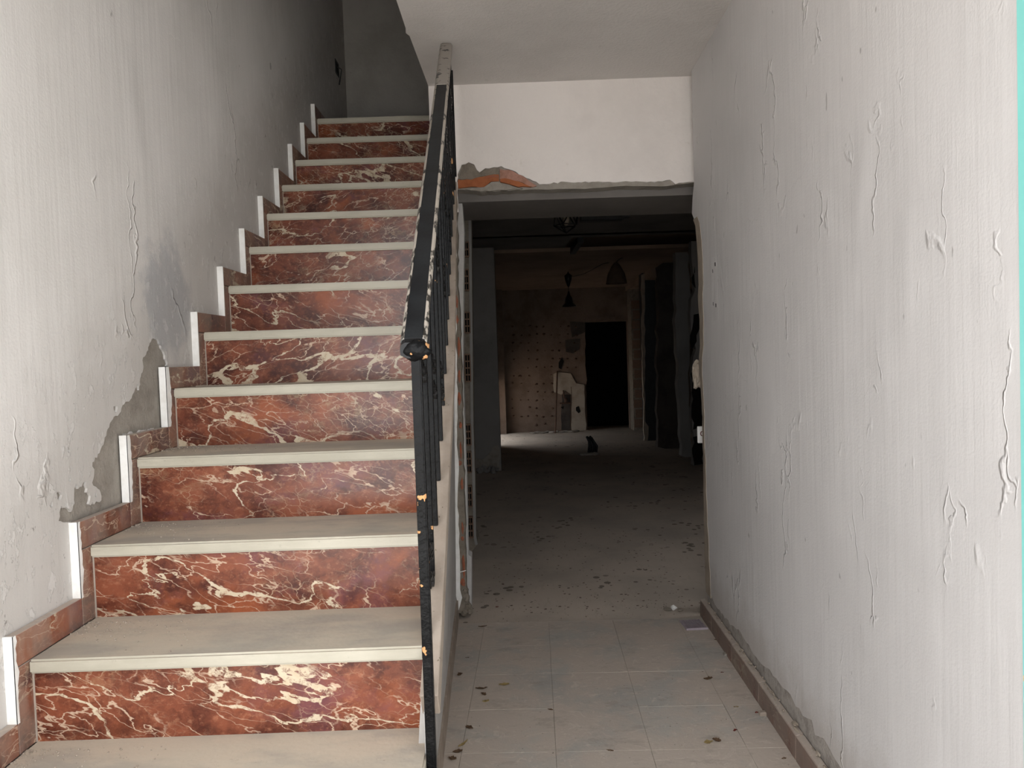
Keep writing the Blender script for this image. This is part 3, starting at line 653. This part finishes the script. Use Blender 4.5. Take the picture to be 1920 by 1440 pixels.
# ------------------------------------------------------------------ staircase
ST = empty('staircase', (-.6, 2.6, ZF), 'straight flight of cream stone treads with red white-veined marble risers climbing along the left wall', 'staircase')
Y0, Z0, T, R = 1.355, -.787, .256, .18
def ny(k): return Y0 + T * k
def nz(k): return Z0 + R * k
OV = .012
for k in range(-2, 13):
    xr_ = -.196 if k < 10 else -.345
    if k < 1: xr_ = -.186
    y1 = ny(k + 1) + OV + .01
    if k == 9: y1 = ny(10) + .01
    if k == 12: y1 = ny(12) + .27
    if k == 9 or k == 10: pass
    if 3 <= k < 10: xr_ = -.197 - max(0, ny(k) - 2.45) * .034
    o = box('tread', -1.030, xr_, ny(k), y1, nz(k) - .030, nz(k), M_TREAD, ST); bevel_mesh(o.data, .0045, 2)
    box('riser', -1.026, xr_ - .002, ny(k) + OV, ny(k) + OV + .02, nz(k - 1) - .002, nz(k) - .0295, M_MARB, ST)
    box('grout_line', -1.0285, -1.0245, ny(k) + OV - .0015, ny(k) + OV + .006, nz(k - 1), nz(k) - .030, M_COPE, ST)
    # wall skirting: an upright tile beside the riser and a flat one along the tread
    zb = nz(k - 1)
    mt = M_MARBD
    o = box('skirting_tile', -1.0478, -1.028, ny(k) - .043, ny(k) + OV + .018, zb, nz(k) - .002, mt, ST); bevel_mesh(o.data, .001)
    o = box('skirting_tile', -1.0478, -1.028, ny(k) - .043, ny(k + 1) - .045 if k < 12 else 5.4, nz(k), nz(k) + .066, mt, ST); bevel_mesh(o.data, .001)
    # the painted front edge of each upright piece
    rr = random.Random(k); zlo = nz(k - 1) + .066; zhi = nz(k) + .067
    ext = {2: .004, 3: .006, 4: .012}.get(k, .0)
    pr = ragged([(-1.0485, zlo), (-1.0265 , zlo), (-1.0265, zhi), (-1.0485, zhi)], .2, 0, k)
    V, Fc = prism([pr], lambda a, b, d: (a, d, b), ny(k) - .0475, ny(k) - .043); mesh_obj('painted_edge', V, Fc, M_WHITE, ST, label='white painted edge of the wall skirting')
    if k in (1, 2, 3, 4):
        wd = {1: .006, 2: .008, 3: .014, 4: .026}[k]
        pts = [(ny(k) - .0475, zlo)] + ragged([(ny(k) - .043 + wd * .5, zlo), (ny(k) - .043 + wd, (zlo + zhi) / 2), (ny(k) - .043 + wd * .6, zhi)], .012, .004, k + 4, closed=False) + [(ny(k) - .0475, zhi)]
        V, Fc = prism([pts], lambda a, b, d: (d, a, b), -1.0285, -1.0262); mesh_obj('paint_spill', V, Fc, M_WHITE, ST)
# stair body under the treads
V = []; prof = [(ny(-2) + .03, ZF)]
for k in range(-2, 13): prof += [(ny(k) + .031, nz(k) - .031), (ny(k + 1) + .03, nz(k) - .031)]
prof += [(ny(13) + .03, ZF)]
pb_ = [(a, b) for a, b in prof]
V, Fc = prism([pb_], lambda a, b, d: (d, a, b), -1.045, -.43); mesh_obj('stair_body', V, Fc, M_MORTAR, ST)
# sloping coping that carries the balusters
ya, yb_ = 1.515, YB - .002
def cope(x0, x1, ya, yb_, h):
    return [(x, y, slope(y) + dz_) for x in (x0, x1) for y in (ya, yb_) for dz_ in (-h, .004)]
ct = [(1.515, -.160), (2.0, -.1625), (2.45, -.166), (2.8, -.177), (3.05, -.187), (3.63, -.2065)]
V = []
for y, xc in ct:
    xo = min(-.1962, xc - .033); V += [(xo, y + (.035 if y < 1.6 else 0), slope(y) - .05), (xc, y + (.035 if y < 1.6 else 0), slope(y) - .05), (xc, y, slope(y) + .004), (xo, y, slope(y) + .004)]
Fc = [(3, 2, 1, 0), (20, 21, 22, 23)] + [(i * 4 + j, i * 4 + (j + 1) % 4, (i + 1) * 4 + (j + 1) % 4, (i + 1) * 4 + j) for i in range(5) for j in range(4)]
o = mesh_obj('coping', V, Fc, M_COPE, ST, label='sloping beige stone coping along the open side'); bevel_mesh(o.data, .002)
V = boxv(-.190, -.172, 1.5175, 1.56, ZF, slope(1.515) - .03); mesh_obj('stringer_end', V, BF, M_INNER, ST)
# grit along the wall side of the treads
grit = []; rn = random.Random(8)
for k in range(0, 5):
    for q in range(150):
        fx = rn.random() ** 2.2; s = rn.uniform(.0008, .0026)
        x = -1.024 + fx * .3; y = ny(k) + .03 + (1 - rn.random() ** 1.6 * (.4 + fx)) * .2
        y = min(max(y, ny(k) + .02), ny(k + 1) + OV - .004)
        grit.append(rock((x, y, nz(k) + s * .5), (s, s * 1.3, s * .7), q, 1, .5))
V, Fc = merged(grit); mesh_obj('plaster_grit', V, Fc, M_BEIGE, ST, kind='stuff')

# ------------------------------------------------------------------ railing
RL = empty('stair_railing', (-.19, 1.54, slope(1.54)), 'black wrought iron stair railing with chipped paint, square bars and scrolls', 'railing')
def lerp(tab, y):
    if y <= tab[0][0]: return tab[0][1]
    for (a, va), (b, vb) in zip(tab, tab[1:]):
        if y <= b: return va + (vb - va) * (y - a) / (b - a)
    return tab[-1][1]
def xrail(y): return lerp([(1.5, -.180), (1.63, -.187), (2.14, -.1915), (2.52, -.1965), (2.78, -.2030), (3.34, -.2140), (3.7, -.2150)], y)
def hz(y): return ZC - .012 - (3.345 - y) * .7031          # handrail top line, running up into the ceiling
YP = 1.502
xp = -.1755
pv = boxv(xp - .0100, xp + .0095, YP - .01, YP + .01, nz(-1) + .02, hz(YP) - .03)
post = mesh_obj('newel_post', pv, BF, M_RAIL, RL); bevel_mesh(post.data, .0025, 2)
# post foot plate on the tread
# handrail: flat underside bar, rounded cap, worn edges
def sweep(sec, ya, yb2, off=0.):
    V = []; m = len(sec)
    for y in (ya, yb2):
        z = hz(y) - off
        V += [(xrail(y) + sx, y, z + sz) for sx, sz in sec]
    Fc = [tuple(range(m)), tuple(range(2 * m - 1, m - 1, -1))] + [(i, (i + 1) % m, (i + 1) % m + m, i + m) for i in range(m)]
    return V, Fc
cap = [(-.0255, -.020), (-.0265, -.008), (-.0225, .001), (-.016, .0045), (.016, .0045), (.0225, .001), (.0265, -.008), (.0255, -.020), (.012, -.026), (-.012, -.026)]
yT = 3.345; yW = 2.86
V, Fc = sweep([(a * .965, b - .002) for a, b in cap], YP - .012, yW); hr = mesh_obj('handrail', V, Fc, M_BLK, RL, label='black flat-topped handrail with worn edges')
V, Fc = sweep(cap, yW, yT); mesh_obj('handrail_end', V, Fc, M_WORN, RL, smooth=False, label='worn pale upper end of the handrail')
V, Fc = sweep([(-.0178, .0030), (.0178, .0030), (.0178, .0012), (-.0178, .0012)], YP + .0, yW); mesh_obj('top_strip', V, Fc, M_HANDTOP, hr)
for s in (-1, 1):
    V, Fc = sweep([(s * .0262, -.006), (s * .0232, .0008), (s * .0185, .0040), (s * .0180, .001), (s * .0215, -.002), (s * .0235, -.006)], YP + .0, yW)
    mesh_obj('worn_edge', V, Fc, M_EDGE, hr, label='edge worn to bare metal')
# lumpy welded end of the handrail over the post
V, Fc = rock((xp + .0005, YP - .004, hz(YP) - .022), (.0285, .016, .021), 4, 3, .25)
mesh_obj('welded_end', V, Fc, M_RAIL, RL, smooth=True)
# under-bar
V, Fc = sweep([(-.012, -.034), (.012, -.034), (.012, -.026), (-.012, -.026)], YP, yT + .02); mesh_obj('flat_bar', V, Fc, M_RAIL, RL)
bars = []
k = 1.07
while ny(k) < 3.72:
    y = ny(k); x = xrail(y); zt = min(hz(y) - .032, ZC - .002); zb = slope(y) + .004
    V = boxv(x - .0065, x + .0065, y - .0065, y + .0065, zb, zt); bars.append(y)
    o = mesh_obj('baluster', V, BF, M_BAR, RL); bevel_mesh(o.data, .0015)
    k += .5
# scroll pieces: flat strip rolled at both ends, in pairs between the bars
def scroll(y, zc, h, side, x):
    pts = []
    r = h * .20
    def spiral(cy, cz, a0, turns, r0, sgn, n=16):
        o_ = []
        for i in range(n + 1):
            f = i / n; a = a0 + sgn * turns * 2 * math.pi * f; rr_ = r0 * (.35 + .65 * f); o_.append((cy + rr_ * math.cos(a), cz + rr_ * math.sin(a)))
        return o_
    up = spiral(0 + side * r, h / 2 - r, 0 if side > 0 else math.pi, .95, r, side)
    ends = up[-1]
    lowp = [(a, -b) for a, b in up][::-1]
    line = up + [(side * -.004, h / 4), (side * -.006, 0), (side * -.004, -h / 4)] + lowp
    V = []; m = len(line)
    for i, (a, b) in enumerate(line):
        p = Vector(line[max(i - 1, 0)]); q = Vector(line[min(i + 1, m - 1)]); nn = (q - p); nn = Vector((-nn.y, nn.x)).normalized() if nn.length > 0 else Vector((1, 0))
        for sx, sn in ((-1, -1), (1, -1), (1, 1), (-1, 1)):
            V.append((x + sx * .006, y + a + nn.x * sn * .0016, zc + b + nn.y * sn * .0016))
    Fc = [(3, 2, 1, 0), tuple((m - 1) * 4 + i for i in range(4))] + [(i * 4 + j, i * 4 + (j + 1) % 4, (i + 1) * 4 + (j + 1) % 4, (i + 1) * 4 + j) for i in range(m - 1) for j in range(4)]
    mesh_obj('scroll', V, Fc, M_SCROLL, RL, smooth=False)
for j, hs in enumerate([(.10, .56), (.33,), (.13, .50), (.27,), (.40,), (.16, .5), (.3,), (.42,)]):
    if 2 * j + 1 >= len(bars): break
    yl, yh = bars[2 * j], bars[2 * j + 1]
    for h in hs:
        z = slope((yl + yh) / 2) + h
        scroll(yl + .0085, z, .12, 1, xrail(yl) + .001); scroll(yh - .0085, z - .015, .12, -1, xrail(yh) + .001)

# ------------------------------------------------------------------ things
# switch box high on the stair wall
p = PXx(632, 128, -1.046)
sb = empty('switch_box', (p.x, p.y, p.z), 'small open black switch box high on the left stair wall', 'switch box')
V, Fc = merged([(boxv(-1.050, -1.044, p.y - .05, p.y + .05, p.z + .035, p.z + .045), BF), (boxv(-1.050, -1.044, p.y - .05, p.y + .05, p.z - .045, p.z - .035), BF), (boxv(-1.050, -1.044, p.y - .05, p.y - .04, p.z - .035, p.z + .035), BF), (boxv(-1.050, -1.044, p.y + .04, p.y + .05, p.z - .035, p.z + .035), BF)])
mesh_obj('box_rim', V, Fc, M_BLKF, sb); box('box_back', -1.0485, -1.0455, p.y - .042, p.y + .042, p.z - .037, p.z + .037, M_VOID, sb)
V, Fc = tube([(-1.046, p.y, p.z + .01), (-1.02, p.y + .01, p.z - .005), (-1.03, p.y + .02, p.z - .05), (-1.04, p.y + .02, p.z - .10)], .004, 6); mesh_obj('wire', V, Fc, M_BLKF, sb)

# cage lamp
cl = PX(1061, 411, 6.5); LR = .115
lamp = empty('cage_lamp', (cl.x, cl.y, 1.24), 'black open wire cage ceiling lamp just behind the lintel', 'lamp')
bm = bmesh.new(); bmesh.ops.create_icosphere(bm, subdivisions=1, radius=LR)
parts = []
for e in bm.edges:
    # dual-ish cage: keep most edges
    a, b = e.verts[0].co, e.verts[1].co
    parts.append(tube([cl + a, cl + b], .005, 5))
bm.free()
V, Fc = merged(parts); mesh_obj('wire_cage', V, Fc, M_BLK, lamp)
V, Fc = tube([(cl.x, cl.y, 1.24), (cl.x, cl.y, cl.z + .04)], [.03, .018], 10); mesh_obj('lamp_holder', V, Fc, M_BLK, lamp)
V, Fc = rock((cl.x, cl.y, cl.z - .01), (.03, .03, .045), 0, 2, 0); mesh_obj('bulb', V, Fc, M_BEIGE, lamp, smooth=True)
# ceiling track
p1 = PX(1088, 408, 6.6); p2 = PX(1180, 405, 6.6)
tr = empty('ceiling_track', (p1.x, p1.y, 1.24), 'black ceiling light track beside the cage lamp', 'light track')
box('track_body', p1.x, p2.x - .06, 6.55, 6.65, p1.z - .035, 1.238, M_BLKF, tr, bev=.004)
V = boxv(p2.x - .06, p2.x, 6.56, 6.64, p1.z - .012, 1.236); mesh_obj('track_end', V, BF, M_BLKF, tr)
# bent duct on the ceiling edge
q1 = PX(1088, 459, 8.5); q2 = PX(1073, 484, 9.2)
V, Fc = tube([(q1.x, 8.45, 1.23), (q2.x, 9.15, 1.195)], .045, 4); o = mesh_obj('ceiling_duct', V, Fc, M_BLKF); props(o, 'short square black duct running along the room ceiling', 'duct')

def lathe(prof, c, seg=20):
    V = []; Fc = []
    for r, z in prof:
        for k in range(seg): V.append((c.x + r * math.cos(2 * math.pi * k / seg), c.y + r * math.sin(2 * math.pi * k / seg), z))
    for i in range(len(prof) - 1):
        for k in range(seg): Fc.append((i * seg + k, i * seg + (k + 1) % seg, (i + 1) * seg + (k + 1) % seg, (i + 1) * seg + k))
    return V, Fc
c1 = PX(1067, 575, 10.9); zt = PX(1066, 549, 10.9).z; zce = 1.15
pd = empty('pendant_lamp', (c1.x, c1.y, zce), 'small black bell pendant lamp in front of the brown far wall', 'lamp', 'pendant lamps in the back room')
V, Fc = lathe([(.105, c1.z), (.098, c1.z + .012), (.06, c1.z + .05), (.048, c1.z + .12), (.02, c1.z + .17), (.012, zt + .02), (.011, zt + .02), (.018, c1.z + .165), (.045, c1.z + .115), (.057, c1.z + .045), (.095, c1.z + .008)], c1); mesh_obj('lamp_shade', V, Fc, M_BLK, pd, smooth=True)
V, Fc = tube([(c1.x, c1.y, zt), (c1.x, c1.y, zce - .05)], .004, 6); mesh_obj('cord', V, Fc, M_BLK, pd)
V, Fc = lathe([(.005, zce - .22), (.02, zce - .2), (.045, zce - .12), (.055, zce - .06), (.02, zce - .03), (.001, zce)], c1); mesh_obj('ceiling_cup', V, Fc, M_BLK, pd, smooth=True)
c2 = PX(1156, 532, 9.8); zt2 = PX(1160, 492, 9.8).z
pd2 = empty('pendant_lamp', (c2.x, c2.y, 1.19), 'brownish cone pendant lamp hanging near the room ceiling on the right', 'lamp', 'pendant lamps in the back room')
M_SHADE = plain('dim_brown_shade', '#5a4a3e', '#4c3f36', 10)
V, Fc = lathe([(.135, c2.z), (.11, c2.z + .12), (.06, zt2 - .05), (.02, zt2), (.018, zt2), (.055, zt2 - .055), (.105, c2.z + .115), (.13, c2.z)], c2); mesh_obj('lamp_shade', V, Fc, M_SHADE, pd2, smooth=True)
V, Fc = tube([(c2.x, c2.y, zt2), (c2.x + .04, c2.y, zt2 + .04), (c2.x + .1, c2.y, 1.19)], .005, 6); mesh_obj('cord', V, Fc, M_BLK, pd2)
# loose cable strung under the far ceiling
a_ = PX(1066, 521, 10.9); b_ = PX(1130, 495, 10.2)
V, Fc = tube([a_, (a_ + b_) / 2 + Vector((0, 0, -.03)), b_, Vector((b_.x + .1, b_.y, 1.18))], .004, 5); o = mesh_obj('ceiling_cable', V, Fc, M_BLK); props(o, 'thin dark cable strung between the two pendant lamps', 'cable')

# pole leaning on the far wall
b1_ = PXz(1039, 809, ZF); t1_ = PX(1045, 696, YW - .03)
V, Fc = tube([(b1_.x, YW - .35, ZF + .0), t1_], .013, 8); o = mesh_obj('leaning_pole', V, Fc, M_PIPE); props(o, 'thin dark pole leaning on the far wall beside the torn plaster', 'pole')
V, Fc = merged([rock((PX(u, 812, 12.9).x, 12.95 + .1 * (k % 2), ZF + .012), (.07, .05, .018), k, 1, .6) for k, u in enumerate(range(1000, 1090, 9))])
o = mesh_obj('rubble_heap', V, Fc, M_MORTAR); props(o, 'thin line of plaster rubble along the foot of the far wall', 'rubble', kind='stuff')
p = PX(1060, 745, YW - .05)
V, Fc = merged([tube([(p.x - .03, YW - .03, p.z + .12), (p.x - .02, YW - .05, p.z), (p.x + .0, YW - .05, p.z - .1)], .012, 6), tube([(p.x - .1, YW - .05, p.z - .1), (p.x + .08, YW - .05, p.z - .1)], .014, 6), rock((p.x + .01, YW - .06, p.z - .04), (.03, .03, .04), 2, 1, .3)])
o = mesh_obj('water_pipe', V, Fc, M_PIPE, label='short broken water pipe stub on the far wall, below the torn plaster', cat='pipe')

# black hoses sticking out of the room floor
pb1 = PXz(1107, 852, ZF)
hs = empty('hose_bundle', (pb1.x, pb1.y, ZF), 'bundle of short black conduits rising from the room floor', 'conduit')
for k in range(5):
    dx_ = (k - 2) * .025; dy_ = (.02 if k % 2 else -.02)
    q0 = Vector((pb1.x + .02 + dx_, pb1.y + dy_, ZF - .01)); tp = PX(1101 + k * 2.2, 818 + (k % 3) * 2, pb1.y)
    V, Fc = tube([q0, q0 + Vector((.015, 0, .12)), Vector((tp.x + .02 , pb1.y + dy_, (q0.z + tp.z) / 2 + .06)), Vector((tp.x - .01, pb1.y + dy_ * .5, tp.z))], .016, 8); mesh_obj('conduit', V, Fc, M_BLKF, hs, smooth=True)
V, Fc = merged([rock((pb1.x - .1 + .05 * k, pb1.y - .05, ZF + .01), (.06, .05, .025), k, 1, .5) for k in range(4)]); mesh_obj('rubble', V, Fc, M_MORTAR, hs, kind='stuff')

# ribbed plastic plate on the floor
pc = PXz(1300, 1173, ZF)
pt = empty('ribbed_plate', (pc.x, pc.y, ZF), 'square mauve ribbed plastic plate lying by the right skirting', 'plate')
pt.rotation_euler = (0, 0, .05)
def local(o, loc): o.location = loc
def lbox(name, x0, x1, y0, y1, z0, z1, mat, par, bev=0):
    me = bpy.data.meshes.new(name); me.from_pydata(boxv(x0, x1, y0, y1, z0, z1), [], BF)
    bm = bmesh.new(); bm.from_mesh(me); bmesh.ops.recalc_face_normals(bm, faces=bm.faces); bm.to_mesh(me); bm.free()
    me.materials.append(mat); o = bpy.data.objects.new(name, me); C.objects.link(o); o.parent = par
    if bev: bevel_mesh(me, bev)
    return o
lbox('plate_base', -.052, .052, -.065, .065, .001, .006, M_MAUVE, pt, .001)
V, Fc = merged([(boxv(-.046 + k * .0078, -.0425 + k * .0078, -.055, .055, .006, .010), BF) for k in range(12)])
me = bpy.data.meshes.new('ribs'); me.from_pydata(V, [], Fc); me.materials.append(M_MAUVE); rb = bpy.data.objects.new('ribs', me); C.objects.link(rb); rb.parent = pt
lbox('raised_lip', -.052, .052, -.068, -.060, .001, .012, M_MAUVE, pt, .001)

# loose stones
def stone(name, u, v, size, mat, label, seed, cat='rubble'):
    p = PXz(u, v, ZF); V, Fc = rock((p.x, p.y, ZF + size[2] * .8), size, seed, 2, .35)
    o = mesh_obj(name, V, Fc, mat, label=label, cat=cat); return o
stone('plaster_chip', 1263, 1143, (.016, .016, .013), M_WHITE, 'white plaster chip on the floor behind the ribbed plate', 4)
stone('mortar_scrap', 1252, 1144, (.022, .02, .007), M_MORTARD, 'flat dark mortar scrap left of the white plaster chip', 5)
stone('mortar_scrap', 1275, 1146, (.014, .014, .007), M_MORTARD, 'flat dark mortar scrap right of the white plaster chip', 6)
pq = PXz(1430, 1342, ZF)
o = box('tile_chip', pq.x - .012, pq.x + .013, pq.y - .011, pq.y + .012, ZF, ZF + .016, M_COPE, bev=.003, label='small cream stone cube against the right skirting', cat='rubble')
pq = PXz(1362, 1228, ZF); o = box('tile_chip', pq.x - .014, pq.x + .012, pq.y - .018, pq.y + .012, ZF, ZF + .010, M_MORTAR, bev=.003, label='small grey mortar block at the middle of the right skirting', cat='rubble')
# curled dry leaves
def leaf(u, v, L, wd, rz, curl, mat, label, seed, name='dry_leaf'):
    p = PXz(u, v, ZF); rnd = random.Random(seed); n = 7; V = []; Fc = []
    for i in range(n):
        f = i / (n - 1); ww = wd * (math.sin(math.pi * (f * .9 + .05)) ** .8) * rnd.uniform(.7, 1.15)
        for s in (-1, -.4, .4, 1):
            x = (f - .5) * L + rnd.uniform(-.08, .08) * L; y = s * ww / 2 * rnd.uniform(.6, 1.25); z = .0015 + curl * (abs(s) ** 1.5) * ww * .5 + curl * .25 * L * (2 * f - 1) ** 2 * rnd.uniform(.6, 1.2)
            xx = x * math.cos(rz) - y * math.sin(rz); yy_ = x * math.sin(rz) + y * math.cos(rz); V.append((p.x + xx, p.y + yy_, ZF + z))
    m = n * 4; V += [(a, b, c_ + .0008) for a, b, c_ in V]
    for i in range(n - 1):
        for j in range(3):
            q = i * 4 + j; Fc += [(q, q + 1, q + 5, q + 4), (q + m + 4, q + m + 5, q + m + 1, q + m)]
        Fc += [(i * 4, i * 4 + 4, i * 4 + 4 + m, i * 4 + m), (i * 4 + 7, i * 4 + 3, i * 4 + 3 + m, i * 4 + 7 + m)]
    Fc += [(0, m, m + 1, 1), (1, m + 1, m + 2, 2), (2, m + 2, m + 3, 3)]; q = (n - 1) * 4; Fc += [(q + 1, q + m + 1, q + m, q), (q + 2, q + m + 2, q + m + 1, q + 1), (q + 3, q + m + 3, q + m + 2, q + 2)]
    return mesh_obj(name, V, Fc, mat, label=label, cat='leaf', group='dry leaves scattered on the hall floor')
leaf(1327, 1275, .036, .02, .1, .8, M_LEAF, 'dark curled leaf on the right of the floor, above the curled pair', 1)
leaf(1328, 1395, .03, .018, .3, .9, M_LEAFY, 'left leaf of the curled pair near the right skirting', 2)
leaf(1344, 1391, .03, .02, -.5, .9, M_LEAF, 'right leaf of the curled pair near the right skirting', 3)
leaf(1144, 1409, .022, .011, -.4, .5, M_LEAF, 'small black leaf bit in the middle of the nearest tiles', 4)
leaf(1032, 1332, .022, .010, -.4, .5, M_LEAF, 'small dark leaf bit on the joint between two middle tiles', 5)
leaf(903, 1293, .045, .016, .0, .6, M_LEAF, 'long flat brown leaf near the stair side wall', 6)
leaf(946, 1286, .042, .02, .1, .7, M_LEAFY, 'pale yellowish curled leaf right of the long brown leaf', 7)
leaf(907, 1304, .028, .018, -.8, .8, M_LEAF, 'crumpled leaf just below the long brown leaf', 8)
leaf(911, 1317, .026, .016, .4, .8, M_LEAFY, 'tan crumpled leaf under the long brown leaf, second down', 9)
leaf(905, 1176, .04, .012, .3, .5, M_LEAF, 'thin dark twig-like leaf farther up by the stair wall', 10)
leaf(862, 1267, .03, .02, 1.2, .8, M_LEAF, 'dark leaf tuft against the skirting of the stair wall', 11)
leaf(880, 1367, .03, .02, -.6, .8, M_LEAF, 'dark leaf tuft at lower left of the floor', 12)
leaf(868, 1398, .05, .012, 1.0, .7, M_LEAFY, 'long narrow tan leaf curl at the bottom left of the floor', 13)
leaf(858, 1413, .032, .024, .2, .9, M_LEAF, 'crumpled brown leaf below the long narrow leaf curl', 14)
leaf(848, 1426, .028, .02, -.4, .9, M_LEAF, 'crumpled brown leaf nearest the bottom corner by the stair wall', 15)
leaf(1343, 1201, .022, .012, -.6, .5, M_LEAF, 'dark leaf bit below the mauve plate', 16)
leaf(1354, 1262, .012, .008, 0, .5, M_REDL, 'tiny red leaf bit on the right side of the floor', 17)
leaf(1380, 1327, .018, .01, 0, .5, M_LEAFY, 'small yellow leaf bit left of the cream stone cube', 18)
leaf(1419, 1338, .014, .012, .4, .6, M_REDL, 'small dark red leaf bit touching the cream stone cube', 19)
leaf(1378, 1371, .018, .014, .8, .6, M_REDL, 'reddish triangular leaf bit above the curled pair', 20)
leaf(1470, 1424, .016, .01, .2, .5, M_LEAF, 'dark leaf bit at the bottom right by the skirting', 21)
leaf(932, 1139, .016, .01, .2, .5, M_REDL, 'red leaf bit near the foot of the torn partition', 22)
leaf(876, 1234, .016, .008, 0, .3, M_LEAF, 'tiny oval dark leaf bit near the stair wall', 23)
# floor grit nobody could count
gr = []; rn = random.Random(21)
for k in range(520):
    y = 2.3 + 1.9 * rn.random(); x = -.22 + 1.12 * rn.random() ** (1 if k % 3 else .4)
    if x > xr(y) - .03 or x < xb(y) + .03: continue
    s = rn.uniform(.001, .0032); gr.append(rock((x, y, ZF + s * .5), (s, s, s * .7), k, 1, .5))
V, Fc = merged(gr); o = mesh_obj('floor_grit', V, Fc, M_MORTARD); props(o, 'fine grit and crumbs strewn over the hall floor tiles', 'grit', kind='stuff')
spots = []
for k in range(230):
    y = 3.92 + 1.9 * rn.random() ** 1.3; x = -.15 + 1.15 * rn.random(); s = rn.uniform(.003, .010)
    spots.append(rock((x, y, ZF - .002), (s, s * .8, .003), k, 1, .5))
V, Fc = merged(spots); o = mesh_obj('mortar_spots', V, Fc, M_PIPE); props(o, 'dark spots of dried mortar spattered on the floor beyond the opening', 'mortar', kind='stuff')
